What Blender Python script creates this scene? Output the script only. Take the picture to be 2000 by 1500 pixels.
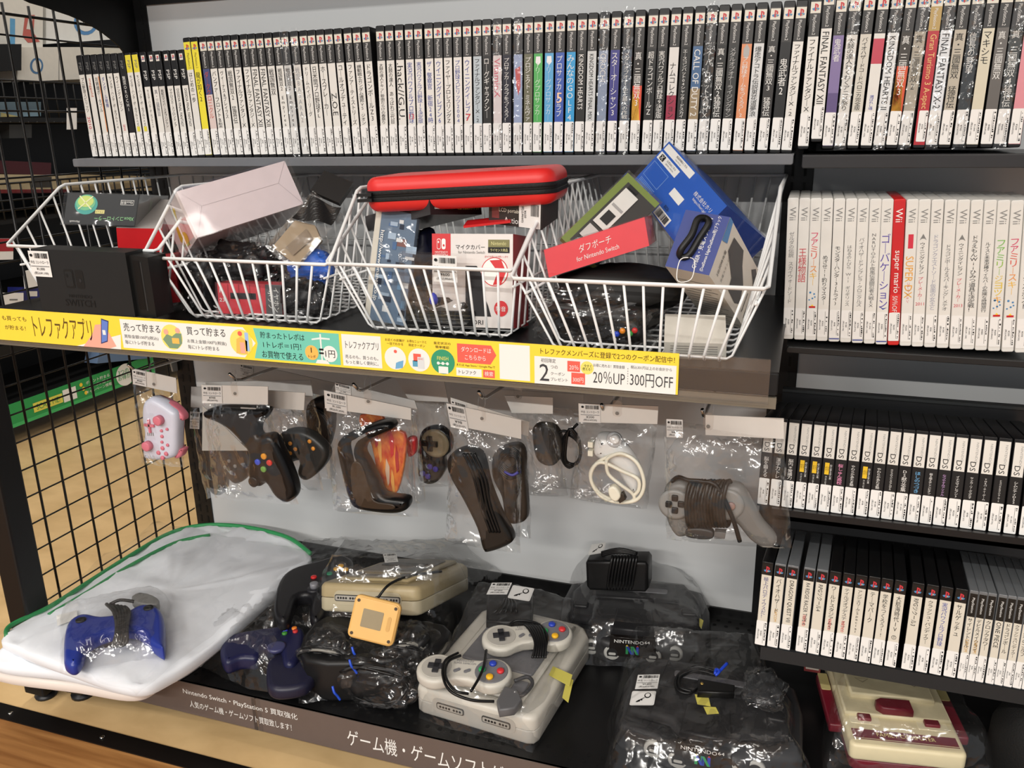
import bpy, math, random
from mathutils import Vector, Matrix, noise
from mathutils.geometry import tessellate_polygon
for o in list(bpy.data.objects): bpy.data.objects.remove(o)
random.seed(7)
COL = bpy.context.scene.collection
SC = bpy.context.scene
# ---------------------------------------------------------------- camera (photo taken as 2000 x 1500), lengths in mm, floor at -930
CP = (987.64, -1229.72, 38.007); YAW, PIT, ROL, FPX = .333920, -.294473, -.017849, 1650.28
_cy, _sy = math.cos(YAW), math.sin(YAW)
CF = Vector((-_sy*math.cos(PIT), _cy*math.cos(PIT), math.sin(PIT)))
_r0 = Vector((_cy, _sy, 0)); _u0 = _r0.cross(CF)
CR = math.cos(ROL)*_r0+math.sin(ROL)*_u0; CU = -math.sin(ROL)*_r0+math.cos(ROL)*_u0
def V(x, y, z): return Vector((x*.001, y*.001, (z+930)*.001))
cd = bpy.data.cameras.new('camera'); cam = bpy.data.objects.new('camera', cd); COL.objects.link(cam)
cd.sensor_width = 36; cd.lens = FPX*36/2000; cd.clip_start = .02; cd.clip_end = 60
cm = Matrix.Identity(4)
for i, a in enumerate((CR, CU, -CF)):
    for j in range(3): cm[j][i] = a[j]
cm.translation = V(*CP); cam.matrix_world = cm; SC.camera = cam
def W(px, py, ax, val):
    """world point where the ray of a photo pixel meets the plane axis=val (mm)"""
    d = CF+CR*((px-1000)/FPX)-CU*((py-750)/FPX)
    t = (val-CP[ax])/d[ax]
    return V(*[CP[i]+d[i]*t for i in range(3)])
def WY(px, py, y): return W(px, py, 1, y)
def WZ(px, py, z): return W(px, py, 2, z)
# ---------------------------------------------------------------- world, ceiling lamps and added fill lamps, exposure
w = bpy.data.worlds.new('world'); SC.world = w; w.use_nodes = True
w.node_tree.nodes['Background'].inputs[0].default_value = (.93, .96, 1, 1)
w.node_tree.nodes['Background'].inputs[1].default_value = .46
def lamp(x, y, z, sx, sy, power, col=(1, .96, .9), rx=0):
    l = bpy.data.lights.new('ceiling_or_fill_lamp', 'AREA'); l.shape = 'RECTANGLE'; l.size = sx; l.size_y = sy; l.energy = power; l.color = col
    o = bpy.data.objects.new('ceiling_or_fill_lamp', l); COL.objects.link(o); o.location = (x, y, z); o.rotation_euler = (rx, 0, 0)
for x in (-1.3, .5, 2.3):
    lamp(x, -1.3, 2.75, 1.2, .08, 5)
    lamp(x, -3.0, 2.75, 1.2, .08, 50)
    lamp(x, -5.2, 2.75, 1.2, .10, 150)  # added low-angle fill row, lifts header cards and panel under the shelf
lamp(-.75, 1.3, 2.75, .12, 1.2, 26); lamp(-.75, -.6, 2.75, .1, 1.2, 10)  # first one added as fill to brighten the neighbouring fixture
SC.view_settings.view_transform = 'Standard'; SC.view_settings.look = 'None'
SC.view_settings.exposure = -.27; SC.view_settings.gamma = 1
SC.cycles.transparent_max_bounces = 40
# ---------------------------------------------------------------- materials
def lin(c): return tuple((v/255/12.92 if v/255 <= .04045 else ((v/255+.055)/1.055)**2.4) for v in c)+(1,)
_mc = {}
def mat(c, rough=.5, metal=0, spec=.5, var=.06, bump=0, scale=60, emit=0):
    k = (c, rough, metal, spec, var, bump, scale, emit)
    if k in _mc: return _mc[k]
    if max(c) < 92: c = tuple(int(v*.76) for v in c); spec = min(spec, .35)
    m = bpy.data.materials.new('m%d_%d_%d' % c); m.use_nodes = True; nt = m.node_tree; b = nt.nodes['Principled BSDF']
    b.inputs['Metallic'].default_value = metal; b.inputs['Specular IOR Level'].default_value = spec
    b.inputs['Roughness'].default_value = rough; b.inputs['Base Color'].default_value = lin(c)
    if var or bump:
        tc = nt.nodes.new('ShaderNodeTexCoord'); n = nt.nodes.new('ShaderNodeTexNoise'); n.inputs['Scale'].default_value = scale; n.inputs['Detail'].default_value = 3
        nt.links.new(tc.outputs['Object'], n.inputs['Vector'])
        if var:
            mr = nt.nodes.new('ShaderNodeMapRange'); mr.inputs[3].default_value = 1-var; mr.inputs[4].default_value = 1+var
            hs = nt.nodes.new('ShaderNodeHueSaturation'); hs.inputs['Color'].default_value = lin(c)
            nt.links.new(n.outputs['Fac'], mr.inputs[0]); nt.links.new(mr.outputs[0], hs.inputs['Value']); nt.links.new(hs.outputs[0], b.inputs['Base Color'])
        if bump:
            bp = nt.nodes.new('ShaderNodeBump'); bp.inputs['Strength'].default_value = bump; bp.inputs['Distance'].default_value = .001
            nt.links.new(n.outputs['Fac'], bp.inputs['Height']); nt.links.new(bp.outputs[0], b.inputs['Normal'])
    if emit: b.inputs['Emission Color'].default_value = lin(c); b.inputs['Emission Strength'].default_value = emit
    _mc[k] = m; return m
def film(name, tint=.97, haze=.03, gl=.12, bump=.6, scale=90, rough=.1, hz=(1, 1, 1), fk=.3, lo=.12):
    m = bpy.data.materials.new(name); m.use_nodes = True; nt = m.node_tree; N = nt.nodes; L = nt.links
    N.remove(N['Principled BSDF']); out = N['Material Output']
    tr = N.new('ShaderNodeBsdfTransparent'); tr.inputs[0].default_value = (tint, tint, tint, 1)
    g = N.new('ShaderNodeBsdfGlossy'); g.inputs['Roughness'].default_value = rough; g.inputs['Color'].default_value = (1, 1, 1, 1)
    d = N.new('ShaderNodeBsdfDiffuse'); d.inputs[0].default_value = hz+(1,)
    fr = N.new('ShaderNodeLayerWeight'); fr.inputs[0].default_value = .22
    mul = N.new('ShaderNodeMath'); mul.operation = 'MULTIPLY_ADD'; mul.inputs[1].default_value = fk; mul.inputs[2].default_value = gl
    tc = N.new('ShaderNodeTexCoord'); ns = N.new('ShaderNodeTexNoise'); ns.inputs['Scale'].default_value = scale*.35; ns.inputs['Detail'].default_value = 3
    va = N.new('ShaderNodeVectorMath'); va.operation = 'SCALE'; va.inputs['Scale'].default_value = .05; vb = N.new('ShaderNodeVectorMath'); n = N.new('ShaderNodeTexVoronoi'); n.inputs['Scale'].default_value = scale*.8
    mpp = N.new('ShaderNodeMapping'); mpp.inputs['Scale'].default_value = (1, 1, .45); mpp.inputs['Rotation'].default_value = (.3, .5, .2)
    L.new(tc.outputs['Object'], ns.inputs['Vector']); L.new(ns.outputs['Color'], va.inputs[0]); L.new(tc.outputs['Object'], vb.inputs[0]); L.new(va.outputs[0], vb.inputs[1]); L.new(vb.outputs[0], mpp.inputs[0])
    bp = N.new('ShaderNodeBump'); bp.inputs['Strength'].default_value = bump; bp.inputs['Distance'].default_value = .006
    mx = N.new('ShaderNodeMixShader'); mh = N.new('ShaderNodeMixShader'); mh.inputs[0].default_value = haze
    L.new(mpp.outputs[0], n.inputs['Vector']); L.new(n.outputs['Distance'], bp.inputs['Height']); nm = N.new('ShaderNodeTexNoise'); nm.inputs['Scale'].default_value = 11; mr2 = N.new('ShaderNodeMapRange'); mr2.inputs[1].default_value = .42; mr2.inputs[2].default_value = .62; mr2.inputs[3].default_value = lo*bump; mr2.inputs[4].default_value = bump
    L.new(tc.outputs['Object'], nm.inputs['Vector']); L.new(nm.outputs['Fac'], mr2.inputs[0]); L.new(mr2.outputs[0], bp.inputs['Strength']); L.new(bp.outputs[0], g.inputs['Normal']); L.new(bp.outputs[0], fr.inputs['Normal'])
    L.new(fr.outputs['Fresnel'], mul.inputs[0]); L.new(mul.outputs[0], mx.inputs[0]); L.new(tr.outputs[0], mh.inputs[1]); L.new(d.outputs[0], mh.inputs[2])
    L.new(mh.outputs[0], mx.inputs[1]); L.new(g.outputs[0], mx.inputs[2]); L.new(mx.outputs[0], out.inputs[0]); return m
FILM = film('clear_film', bump=.9, haze=.006, gl=.045, rough=.11, fk=.2, scale=60); FILMD = film('loose_film', bump=1., haze=.008, gl=.06, rough=.13, fk=.28, scale=50, lo=.4); FILM2 = film('stiff_clear_plastic', bump=.05, scale=20, rough=.06, haze=.008, gl=.04)
ACR = film('acrylic', bump=.05, scale=9, rough=.05, haze=.008, gl=.02)
# ---------------------------------------------------------------- mesh helpers
_tc = {}
def glyphs(s):
    """outline text turned into a flat mesh: vertices normalised to their own bounding box"""
    if s in _tc: return _tc[s]
    cu = bpy.data.curves.new('t', 'FONT'); cu.body = s; cu.resolution_u = 2; cu.fill_mode = 'FRONT'; cu.align_x = 'CENTER'; cu.space_line = .92
    o = bpy.data.objects.new('t', cu); me = o.to_mesh()
    vs = [(v.co.x, v.co.y) for v in me.vertices]; fs = [tuple(p.vertices) for p in me.polygons]
    o.to_mesh_clear(); bpy.data.objects.remove(o); bpy.data.curves.remove(cu)
    if vs:
        x0 = min(v[0] for v in vs); x1 = max(v[0] for v in vs); y0 = min(v[1] for v in vs); y1 = max(v[1] for v in vs)
    else: x0 = y0 = 0; x1 = y1 = 1
    _tc[s] = (vs, fs, x0, y0, max(x1-x0, .01), max(y1-y0, .01)); return _tc[s]
def spline(pts, n=6, closed=True):
    out = []; N = len(pts); P = [Vector(p) for p in pts]
    rng = range(N) if closed else range(N-1)
    for i in rng:
        if closed: a, b, c, d = P[i-1], P[i], P[(i+1) % N], P[(i+2) % N]
        else: a, b, c, d = P[max(i-1, 0)], P[i], P[i+1], P[min(i+2, N-1)]
        for k in range(n):
            t = k/n; out.append(.5*((2*b)+(c-a)*t+(2*a-5*b+4*c-d)*t*t+(3*b-a-3*c+d)*t**3))
    if not closed: out.append(P[-1])
    return out
def rrect(w, h, r, n=3, cx=0, cy=0):
    o = []
    for sx, sy, a0 in ((1, 1, 0), (-1, 1, 90), (-1, -1, 180), (1, -1, 270)):
        for k in range(n+1):
            a = math.radians(a0+90*k/n); o.append((cx+sx*(w/2-r)+r*math.cos(a), cy+sy*(h/2-r)+r*math.sin(a)))
    return o
def circ(r, n=20, cx=0, cy=0, ry=None): return [(cx+r*math.cos(2*math.pi*k/n), cy+(ry or r)*math.sin(2*math.pi*k/n)) for k in range(n)]
class MB:
    """collects shapes; local units are mm"""
    def __init__(s): s.v = []; s.f = []; s.m = []; s.mats = []; s.sm = []
    def mi(s, m):
        if m not in s.mats: s.mats.append(m)
        return s.mats.index(m)
    def add(s, vs, fs, m, M=None, smooth=False):
        b = len(s.v); i = s.mi(m)
        for v in vs:
            v = Vector(v); s.v.append(M @ v if M else v)
        for f in fs: s.f.append(tuple(k+b for k in f)); s.m.append(i); s.sm.append(smooth)
    def box(s, x0, x1, y0, y1, z0, z1, m, M=None):
        s.add([(x, y, z) for z in (z0, z1) for y in (y0, y1) for x in (x0, x1)], [(0, 2, 3, 1), (4, 5, 7, 6), (0, 1, 5, 4), (2, 6, 7, 3), (0, 4, 6, 2), (1, 3, 7, 5)], m, M)
    def plate(s, ol, z0, z1, m, M=None, r=0, seg=3, smooth=True, rb=None, scale_top=1):
        """closed outline extruded along z with rounded rims"""
        ol = [Vector((p[0], p[1])) for p in ol]
        ar = sum(ol[i-1].x*ol[i].y-ol[i].x*ol[i-1].y for i in range(len(ol)))
        if ar < 0: ol.reverse()
        N = len(ol); nr = []
        for i in range(N):
            t = ol[(i+1) % N]-ol[i-1]
            if t.length < 1e-9: t = Vector((1, 0))
            t.normalize(); nr.append(Vector((t.y, -t.x)))
        if rb is None: rb = r
        rings = []; lim = [99.]*N; R_ = max(r, rb)
        if R_ > 1.5:      # keep the rounding inside narrow places
            for i in range(N):
                p, n = ol[i], nr[i]; best = 2*R_/.42
                for j in range(N):
                    if j == i or (j+1) % N == i: continue
                    a, e = ol[j], ol[(j+1) % N]-ol[j]; den = -n.x*e.y+n.y*e.x
                    if abs(den) < 1e-9: continue
                    q = a-p; tt = (-q.y*e.x+q.x*e.y)/-den if False else (q.x*e.y-q.y*e.x)/(-n.x*e.y+n.y*e.x); uu = (q.x*-n.y-q.y*-n.x)/(-n.x*e.y+n.y*e.x)
                    if tt > 1e-4 and -.001 <= uu <= 1.001: best = min(best, tt)
                lim[i] = best*.40
            for _ in range(3): lim = [min(lim[i], (lim[i-1]+lim[i]+lim[(i+1) % N])/3) for i in range(N)]
        def ring(ins, z, sc=1): rings.append([((p-n*min(ins, l*ins/R_ if R_ else ins)).x*sc, (p-n*min(ins, l*ins/R_ if R_ else ins)).y*sc, z) for p, n, l in zip(ol, nr, lim)])
        if rb:
            for k in range(seg+1):
                a = math.pi/2*k/seg; ring(rb*(1-math.sin(a)), z0+rb*(1-math.cos(a)))
        else: ring(0, z0)
        if r:
            for k in range(seg+1):
                a = math.pi/2*k/seg; ring(r*(1-math.cos(a)), z1-r*(1-math.sin(a)), scale_top)
        else: ring(0, z1, scale_top)
        vs = [v for q in rings for v in q]; q = []
        def cap(o, rev):
            if N < 14: return [tuple(range(o, o+N))[::-1] if rev else tuple(range(o, o+N))]
            T_ = tessellate_polygon([[Vector(v) for v in vs[o:o+N]]]); out = []
            for a, c, d in T_:
                A, C, D = vs[o+a], vs[o+c], vs[o+d]; up = (C[0]-A[0])*(D[1]-A[1])-(C[1]-A[1])*(D[0]-A[0]) > 0
                out.append((o+a, o+c, o+d) if up != rev else (o+a, o+d, o+c))
            return out
        fs = cap(0, True)+cap(len(vs)-N, False)
        for k in range(len(rings)-1):
            for i in range(N): j = (i+1) % N; q.append((k*N+i, k*N+j, (k+1)*N+j, (k+1)*N+i))
        s.add(vs, q, m, M, smooth); b = len(s.v)-len(vs); i = s.mi(m)
        for f in fs: s.f.append(tuple(k+b for k in f)); s.m.append(i); s.sm.append(False)
    def tube(s, pts, r, m, n=6, M=None, closed=False):
        P = [Vector(p) for p in pts]; N = len(P); vs = []; prev = None
        for i in range(N):
            if closed: t = P[(i+1) % N]-P[i-1]
            else: t = P[min(i+1, N-1)]-P[max(i-1, 0)]
            if t.length < 1e-9: t = Vector((0, 0, 1))
            t.normalize()
            if prev is None: a = t.orthogonal().normalized()
            else:
                a = prev-t*prev.dot(t)
                a = a.normalized() if a.length > 1e-6 else t.orthogonal().normalized()
            prev = a; b = t.cross(a)
            for k in range(n):
                an = 2*math.pi*k/n; vs.append(P[i]+(a*math.cos(an)+b*math.sin(an))*r)
        fs = []
        for i in range(N if closed else N-1):
            j = (i+1) % N
            for k in range(n): l = (k+1) % n; fs.append((i*n+k, i*n+l, j*n+l, j*n+k))
        if not closed: fs += [tuple(range(n))[::-1], tuple(range((N-1)*n, N*n))]
        s.add(vs, fs, m, M, True)
    def lathe(s, prof, m, M=None, n=20):
        vs = [(r*math.cos(2*math.pi*k/n), r*math.sin(2*math.pi*k/n), z) for r, z in prof for k in range(n)]
        fs = [(i*n+k, i*n+(k+1) % n, (i+1)*n+(k+1) % n, (i+1)*n+k) for i in range(len(prof)-1) for k in range(n)]
        fs += [tuple(range(n))[::-1], tuple(range((len(prof)-1)*n, len(prof)*n))]; s.add(vs, fs, m, M, True)
    def sheet(s, fn, nu, nv, m, M=None, smooth=True):
        vs = [fn(i/nu, j/nv) for j in range(nv+1) for i in range(nu+1)]
        s.add(vs, [(j*(nu+1)+i, j*(nu+1)+i+1, (j+1)*(nu+1)+i+1, (j+1)*(nu+1)+i) for j in range(nv) for i in range(nu)], m, M, smooth)
    def build(s, name, parent=None, M=None, scale=.001, **tags):
        me = bpy.data.meshes.new(name)
        me.from_pydata([v*scale for v in s.v], [], s.f)
        for mt in s.mats: me.materials.append(mt)
        me.polygons.foreach_set('material_index', s.m); me.polygons.foreach_set('use_smooth', s.sm)
        o = bpy.data.objects.new(name, me); COL.objects.link(o)
        if parent: o.parent = parent
        if M is not None: o.matrix_local = M
        for k, v in tags.items(): o[{'cat': 'category'}.get(k, k)] = v
        return o
class Face:
    """drawing on a flat face: origin O, unit steps ex (reading direction) and ey (up)"""
    def __init__(s, mb, O, ex, ey, M=None, lift=.25):
        s.mb = mb; s.O = Vector(O); s.ex = Vector(ex); s.ey = Vector(ey); s.n = s.ex.cross(s.ey).normalized(); s.M = M; s.l = lift; s.k = 1
    def P(s, u, v, k=None): return s.O+s.ex*u+s.ey*v+s.n*s.l*(k or s.k)
    def rect(s, u0, v0, u1, v1, m, k=1): s.mb.add([s.P(u0, v0, k), s.P(u1, v0, k), s.P(u1, v1, k), s.P(u0, v1, k)], [(0, 1, 2, 3)], m, s.M)
    def poly(s, pts, m, k=1): s.mb.add([s.P(u, v, k) for u, v in pts], [tuple(range(len(pts)))], m, s.M)
    def disc(s, u, v, r, m, k=1, ry=None, n=18): s.poly(circ(r, n, u, v, ry), m, k)
    def text(s, t, u0, v0, u1, v1, m, rot=0, k=2, al='c', st=1.25, M=None):
        vs, fs, x0, y0, w, h = glyphs(t)
        if not fs: return
        lx, ly = s.ex.length, s.ey.length
        c = s.O+s.ex*((u0+u1)/2)+s.ey*((v0+v1)/2)+s.n*s.l*k; bw, bh = abs(u1-u0)*lx, abs(v1-v0)*ly
        ux, uy = s.ex/lx, s.ey/ly
        if rot == -90: ux, uy = -uy, ux; bw, bh = bh, bw
        elif rot == 90: ux, uy = uy, -ux; bw, bh = bh, bw
        elif rot == 180: ux, uy = -ux, -uy
        sx, sy = bw/w, bh/h; q = min(sx, sy); sx = min(sx, q*st); sy = min(sy, q*st)
        sh = (bw-w*sx)/2 * {'c': 0, 'l': -1, 'r': 1}[al]
        s.mb.add([c+ux*((x-x0-w/2)*sx+sh)+uy*((y-y0-h/2)*sy) for x, y in vs], fs, m, s.M)
def vt(t): return '\n'.join(t.replace('ー', '｜').replace('〜', '≀'))
def thing(name, label, cat, M=None, group=None):
    o = bpy.data.objects.new(name, None); COL.objects.link(o); o.empty_display_size = .02
    if M is not None: o.matrix_world = M
    o['label'] = label; o['category'] = cat
    if group: o['group'] = group
    return o
def frame(O, x, z=None, y=None):
    """matrix at O (world m) with local x along x; either local z (towards viewer) or y given"""
    x = Vector(x).normalized()
    if z is not None: z = Vector(z); z = (z-x*z.dot(x)).normalized(); y = z.cross(x)
    else: y = Vector(y); y = (y-x*y.dot(x)).normalized(); z = x.cross(y)
    M = Matrix.Identity(4)
    for i, a in enumerate((x, y, z)):
        for j in range(3): M[j][i] = a[j]
    M.translation = O; return M
UP = Vector((0, 0, 1))
def wmb(): return MB()
def mmv(v): return (v.x*1000, v.y*1000, v.z*1000)   # world m -> mm for parts built straight in world space
# shared colours
BLK = mat((26, 26, 27), .42, var=.1); BLK2 = mat((38, 38, 40), .38); GRY = mat((104, 107, 112), .45); INK = mat((30, 30, 32), .6, var=0); WHT = mat((226, 225, 220), .35, var=.02)
PAPER = mat((232, 231, 228), .55, var=.02); CHROME = mat((190, 188, 184), .18, metal=1); WIRE = mat((232, 234, 234), .3, var=.02); GTXT = mat((120, 120, 118), .5, var=0); RED = mat((196, 30, 36), .35); BLUEINK = mat((58, 72, 150), .5, var=0); REDINK = mat((196, 40, 50), .5, var=0)
LTXT = mat((225, 225, 222), .5, var=0); YEL = mat((244, 208, 60), .45, var=.03); BAND = mat((72, 71, 70), .35); DSP = mat((60, 60, 59), .32)
CABLE = mat((24, 24, 26), .35)
# ================================================================ the shop fixtures
def wbox(x0, x1, y0, y1, z0, z1, m, mb=None):
    b = mb or MB(); b.box(x0, x1, y0, y1, z0+930, z1+930, m); return b
WOOD = bpy.data.materials.new('wood_floor'); WOOD.use_nodes = True
def woodmat(m, c1, c2, sx, sy, rough):
    nt = m.node_tree; N = nt.nodes; L = nt.links; b = N['Principled BSDF']; tc = N.new('ShaderNodeTexCoord'); mp = N.new('ShaderNodeMapping')
    mp.inputs['Scale'].default_value = (sx, sy, 1); n = N.new('ShaderNodeTexNoise'); n.inputs['Scale'].default_value = 1; n.inputs['Detail'].default_value = 6; n.inputs['Distortion'].default_value = .4
    r = N.new('ShaderNodeValToRGB'); r.color_ramp.elements[0].position = .32; r.color_ramp.elements[1].position = .68; r.color_ramp.elements[0].color = lin(c1); r.color_ramp.elements[1].color = lin(c2)
    L.new(tc.outputs['Object'], mp.inputs[0]); L.new(mp.outputs[0], n.inputs['Vector']); L.new(n.outputs['Fac'], r.inputs[0]); L.new(r.outputs[0], b.inputs['Base Color']); b.inputs['Roughness'].default_value = rough
woodmat(WOOD, (128, 84, 44), (176, 128, 76), 3, 55, .35)
TAN = bpy.data.materials.new('tan_floor'); TAN.use_nodes = True; woodmat(TAN, (200, 167, 118), (222, 189, 138), 9, 14, .3)
b = MB(); b.box(-4000, 4000, -4000, -352, -20, 0, WOOD); b.box(-4000, 4000, -320, 4000, -20, 0, TAN); o = b.build('floor', kind='structure')
b = MB(); b.box(-4000, 4000, -352, -320, -20, 2, mat((22, 18, 16), .35))
for x in (-262, -60, 300, 640): b.lathe([(4, 2), (4, 3.5), (1, 4)], CHROME, Matrix.Translation((x, -337, 0)), 10)
b.build('trim_1', kind='structure')
b = MB(); b.box(-4000, 4000, -4000, 4000, 2850, 2900, mat((214, 214, 210), .7)); b.build('ceiling', kind='structure')
PANEL = mat((204, 206, 207), .42, var=.03, scale=8); PANELU = PANEL
def upright(xc, lab):
    t = thing('shelf_upright', lab, 'shelf post', Matrix.Translation(V(xc, 165, -930)), 'slotted uprights of the shelving')
    b = MB(); dk = mat((14, 14, 15), .35)
    b.box(-21.5, 21.5, 0, 60, 0, 1500, mat((24, 24, 25), .4)); b.build('post', t)
    s = MB()
    for k in range(58):
        for x in (-9, 9): s.box(x-2, x+2, -.6, .5, 40+25*k, 56+25*k, mat((3, 3, 3), .6, var=0))
    s.build('slots', t)
upright(-224.5, 'black slotted upright post at the left end, behind the hanging bags')
upright(972.5, 'black slotted upright post in the middle, between the two shelving bays')
t = thing('back_panel', 'pale grey back panel of the left bay behind the hanging bags', 'panel')
b = wbox(-203, 951, 168, 180, -830, 267, PANEL); b.build('panel_sheet', t)
t = thing('back_panel', 'grey back panel of the right bay behind the disc cases', 'panel')
wbox(994, 1900, 168, 180, -830, 700, PANEL).build('panel_sheet', t)
o = wbox(-203, 951, 163, 182, 267, 700, mat((30, 30, 31), .45)).build('upper_fixture_board', label='black board above the back panel at the very top', cat='board')
# shelves
def shelf(lab, x0, x1, y0, y1, ztop, lip, m, lipm=None, th=2.5, br=True, name='metal_shelf'):
    t = thing(name, lab, 'shelf', Matrix.Translation(V((x0+x1)/2, y1, ztop)))
    hx = (x1-x0)/2; d = y1-y0
    b = MB(); b.box(-hx, hx, -d, 0, -th, 0, m); b.build('deck', t)
    b = MB(); b.plate(rrect(2*hx, lip, 3, 3, 0, -lip/2), 0, 6, lipm or m, Matrix.Translation((0, -d, 0)) @ Matrix.Rotation(math.pi/2, 4, 'X'), r=1.2)
    b.box(-hx+2, hx-2, -d, -d+12, -lip, -lip+2, m); b.build('front_lip', t)
    if br:
        b = MB()
        for sx in (-1, 1): b.plate([(0, 0), (0, -48), (-20, -46), (-d+15, -14), (-d+15, 0)], -1.5, 1.5, m, Matrix(((0, 0, 1, sx*(hx-3)), (1, 0, 0, 0), (0, 1, 0, -th), (0, 0, 0, 1))), smooth=False)
        b.build('bracket', t)
    return t
SG = mat((108, 110, 114), .4)
shelf('grey metal shelf under the top row of cases, left bay', -252, 966, -9, 165, -1.5, 14, SG, br=False)
shelf('dark grey metal shelf under the top row of cases, right bay', 977, 1900, -9, 165, -3, 17, mat((62, 63, 65), .35), br=False)
shelf('black shelf under the white cases of the right bay', 977, 1900, -50, 165, -253, 9, mat((40, 41, 43), .4), br=False)
t = shelf('wide black metal shelf carrying the four white wire baskets', -240, 973, -290, 165, -225, 26, mat((30, 30, 31), .3), mat((18, 18, 19), .6))
b = MB(); b.box(-606, 606, -461, -455, -41, -28, mat((112, 105, 92), .45)); b.box(-606, 606, -455, -430, -41, -38, mat((112, 105, 92), .45)); b.build('lower_edge', t)
shelf('dark upper shelf above the top row of cases', -252, 1900, -150, 165, 420, 20, mat((40, 40, 42), .4), br=False)
# white curved bracket seen by the left upright
b = MB(); b.plate([(0, 0), (-60, 0), (-36, -6), (-18, -18), (-14, -44), (0, -46)], -2, 2, mat((170, 170, 166), .4), Matrix(((0, 0, 1, 0), (1, 0, 0, 0), (0, 1, 0, 0), (0, 0, 0, 1))), smooth=False)
o = b.build('shelf_bracket', None, Matrix.Translation(V(-243, 163, -395)), label='pale curved shelf bracket at the top of the left upright', cat='bracket')
# bottom decks with perforations
DK = mat((24, 24, 25), .32, var=.12)
def deck(lab, x0, x1, nm):
    t = thing('base_shelf', lab, 'shelf', Matrix.Translation(V(x0, 165, -820)))
    b = MB(); b.box(0, x1-x0, -455, 0, -3, 0, DK); b.box(0, x1-x0, -455, -451, -40, 0, DK); b.box(0, x1-x0, -2, 2, 0, 18, DK); b.build('deck', t)
    h = MB(); hm = mat((6, 6, 6), .7, var=0)
    for row in (-432, -418, -30, -14):
        for k in range(int((x1-x0)/20)): h.poly3 = None; h.add([(v[0]+12+20*k+(5 if row in(-418, -14) else 0), v[1]+row, .3) for v in circ(3.6, 10)], [tuple(range(10))], hm)
    h.build('perforations', t, kind='stuff')
    return t
t = deck('black perforated base shelf of the left bay with bagged consoles on it', -222, 971, 'l')
b = MB()
for x in (40, 1150):
    b = MB(); b.box(x-22, x+22, -442, -398, -92, -3, BLK); b.lathe([(20, -110), (20, -104), (9, -102), (9, -90)], BLK2, Matrix.Translation((x, -420, 0)), 16); b.build('leg', t)
deck('black base shelf of the right bay under the lowest racks', 974, 1900, 'r')
# left end frame: post with grid of wires
t = thing('wire_grid_panel', 'black wire grid panel closing the left end of the shelving', 'wire panel', Matrix.Translation(V(-245, -277, -930)))
b = MB(); b.plate(rrect(46, 46, 4, 2), 18, 640, mat((22, 21, 20), .45), smooth=False); b.build('post', t)
b = MB(); b.lathe([(18, 0), (19, 4), (12, 8), (7, 10), (7, 20)], BLK2); b.build('levelling_foot', t)
b = MB(); WB = mat((16, 15, 14), .35)
for k in range(8): y = -211+50*k; b.tube([(0, y+277, 60), (0, y+277, 1172)], 2.2, WB, 6)
for y in (-261, ): b.tube([(0, y+277, 640), (0, y+277, 1172)], 1.7, WB, 6)
for k in range(16): z = -909+50*k; b.tube([(-2.5, 14, z+930), (-2.5, 440, z+930)], 1.5, WB, 6)
for z in (-127, -77, -27, 78, 194, 226): b.tube([(-2.5, 14, z+930), (-2.5, 440, z+930)], 1.7 if z < 200 else 2.6, WB, 6)
b.build('wire_grid', t)
# black curved end bracket at the top left
arch = [W(x/4.547, y/4.547, 0, -236) for x, y in ((60, -60), (170, -10), (250, 28), (370, 62), (480, 100), (600, 140), (700, 182), (800, 235), (890, 290), (970, 352), (1040, 415), (1100, 490))]
pts = [(p.y*1000, p.z*1000) for p in arch]
pts += [(170, pts[-1][1]), (222, 900), (222, 1500), (pts[0][0], 1500)]
b = MB(); b.plate(pts, -1.5, 1.5, mat((12, 12, 13), .5), Matrix(((0, 0, 1, -232), (1, 0, 0, 0), (0, 1, 0, 0), (0, 0, 0, 1))), smooth=False)
b.build('end_bracket', label='black curved end bracket above the upper left corner', cat='bracket')
wbox(-251, -203, 226, 240, -300, 600, mat((14, 14, 15), .5)).build('end_filler', label='black upright strip left of the top back panel', cat='board')
# ---------------------------------------------------------------- inclined racks of the right bay
RK = mat((30, 31, 33), .38)
t = thing('display_rack', 'black rack with back board holding the black cases with white tops', 'rack', Matrix.Translation(V(975, 60, -466)))
b = MB(); b.box(0, 925, -175, -15, -6, -2, RK); b.box(0, 925, -192, -186, -9, 6, RK); b.box(0, 925, -192, -174, -9, -3, RK); b.build('tray', t)
b = MB(); b.box(0, 925, -14, -8, -20, 121, RK); b.box(0, 925, -18, -4, 119, 123, mat((52, 54, 56), .35)); b.box(19, 25, -15, -13.7, 97, 103, mat((2, 2, 2), .6, var=0)); b.build('back_board', t)
t = thing('display_rack', 'lowest black rack holding the cream and white spined square cases', 'rack', Matrix.Translation(V(975, 60, -664)))
b = MB(); b.box(0, 925, -205, -15, -6, -2, RK); b.box(0, 925, -214, -208, -17, 3, mat((48, 50, 53), .4)); b.build('tray', t)
b = MB(); b.box(0, 925, 20, 26, -20, 165, mat((58, 60, 62), .4)); b.build('back_board', t)
# under-deck support of the racks
wbox(977, 1900, 40, 165, -700, -690, RK).build('support_rail', label='black support rail under the lowest rack', cat='rail')
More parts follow.
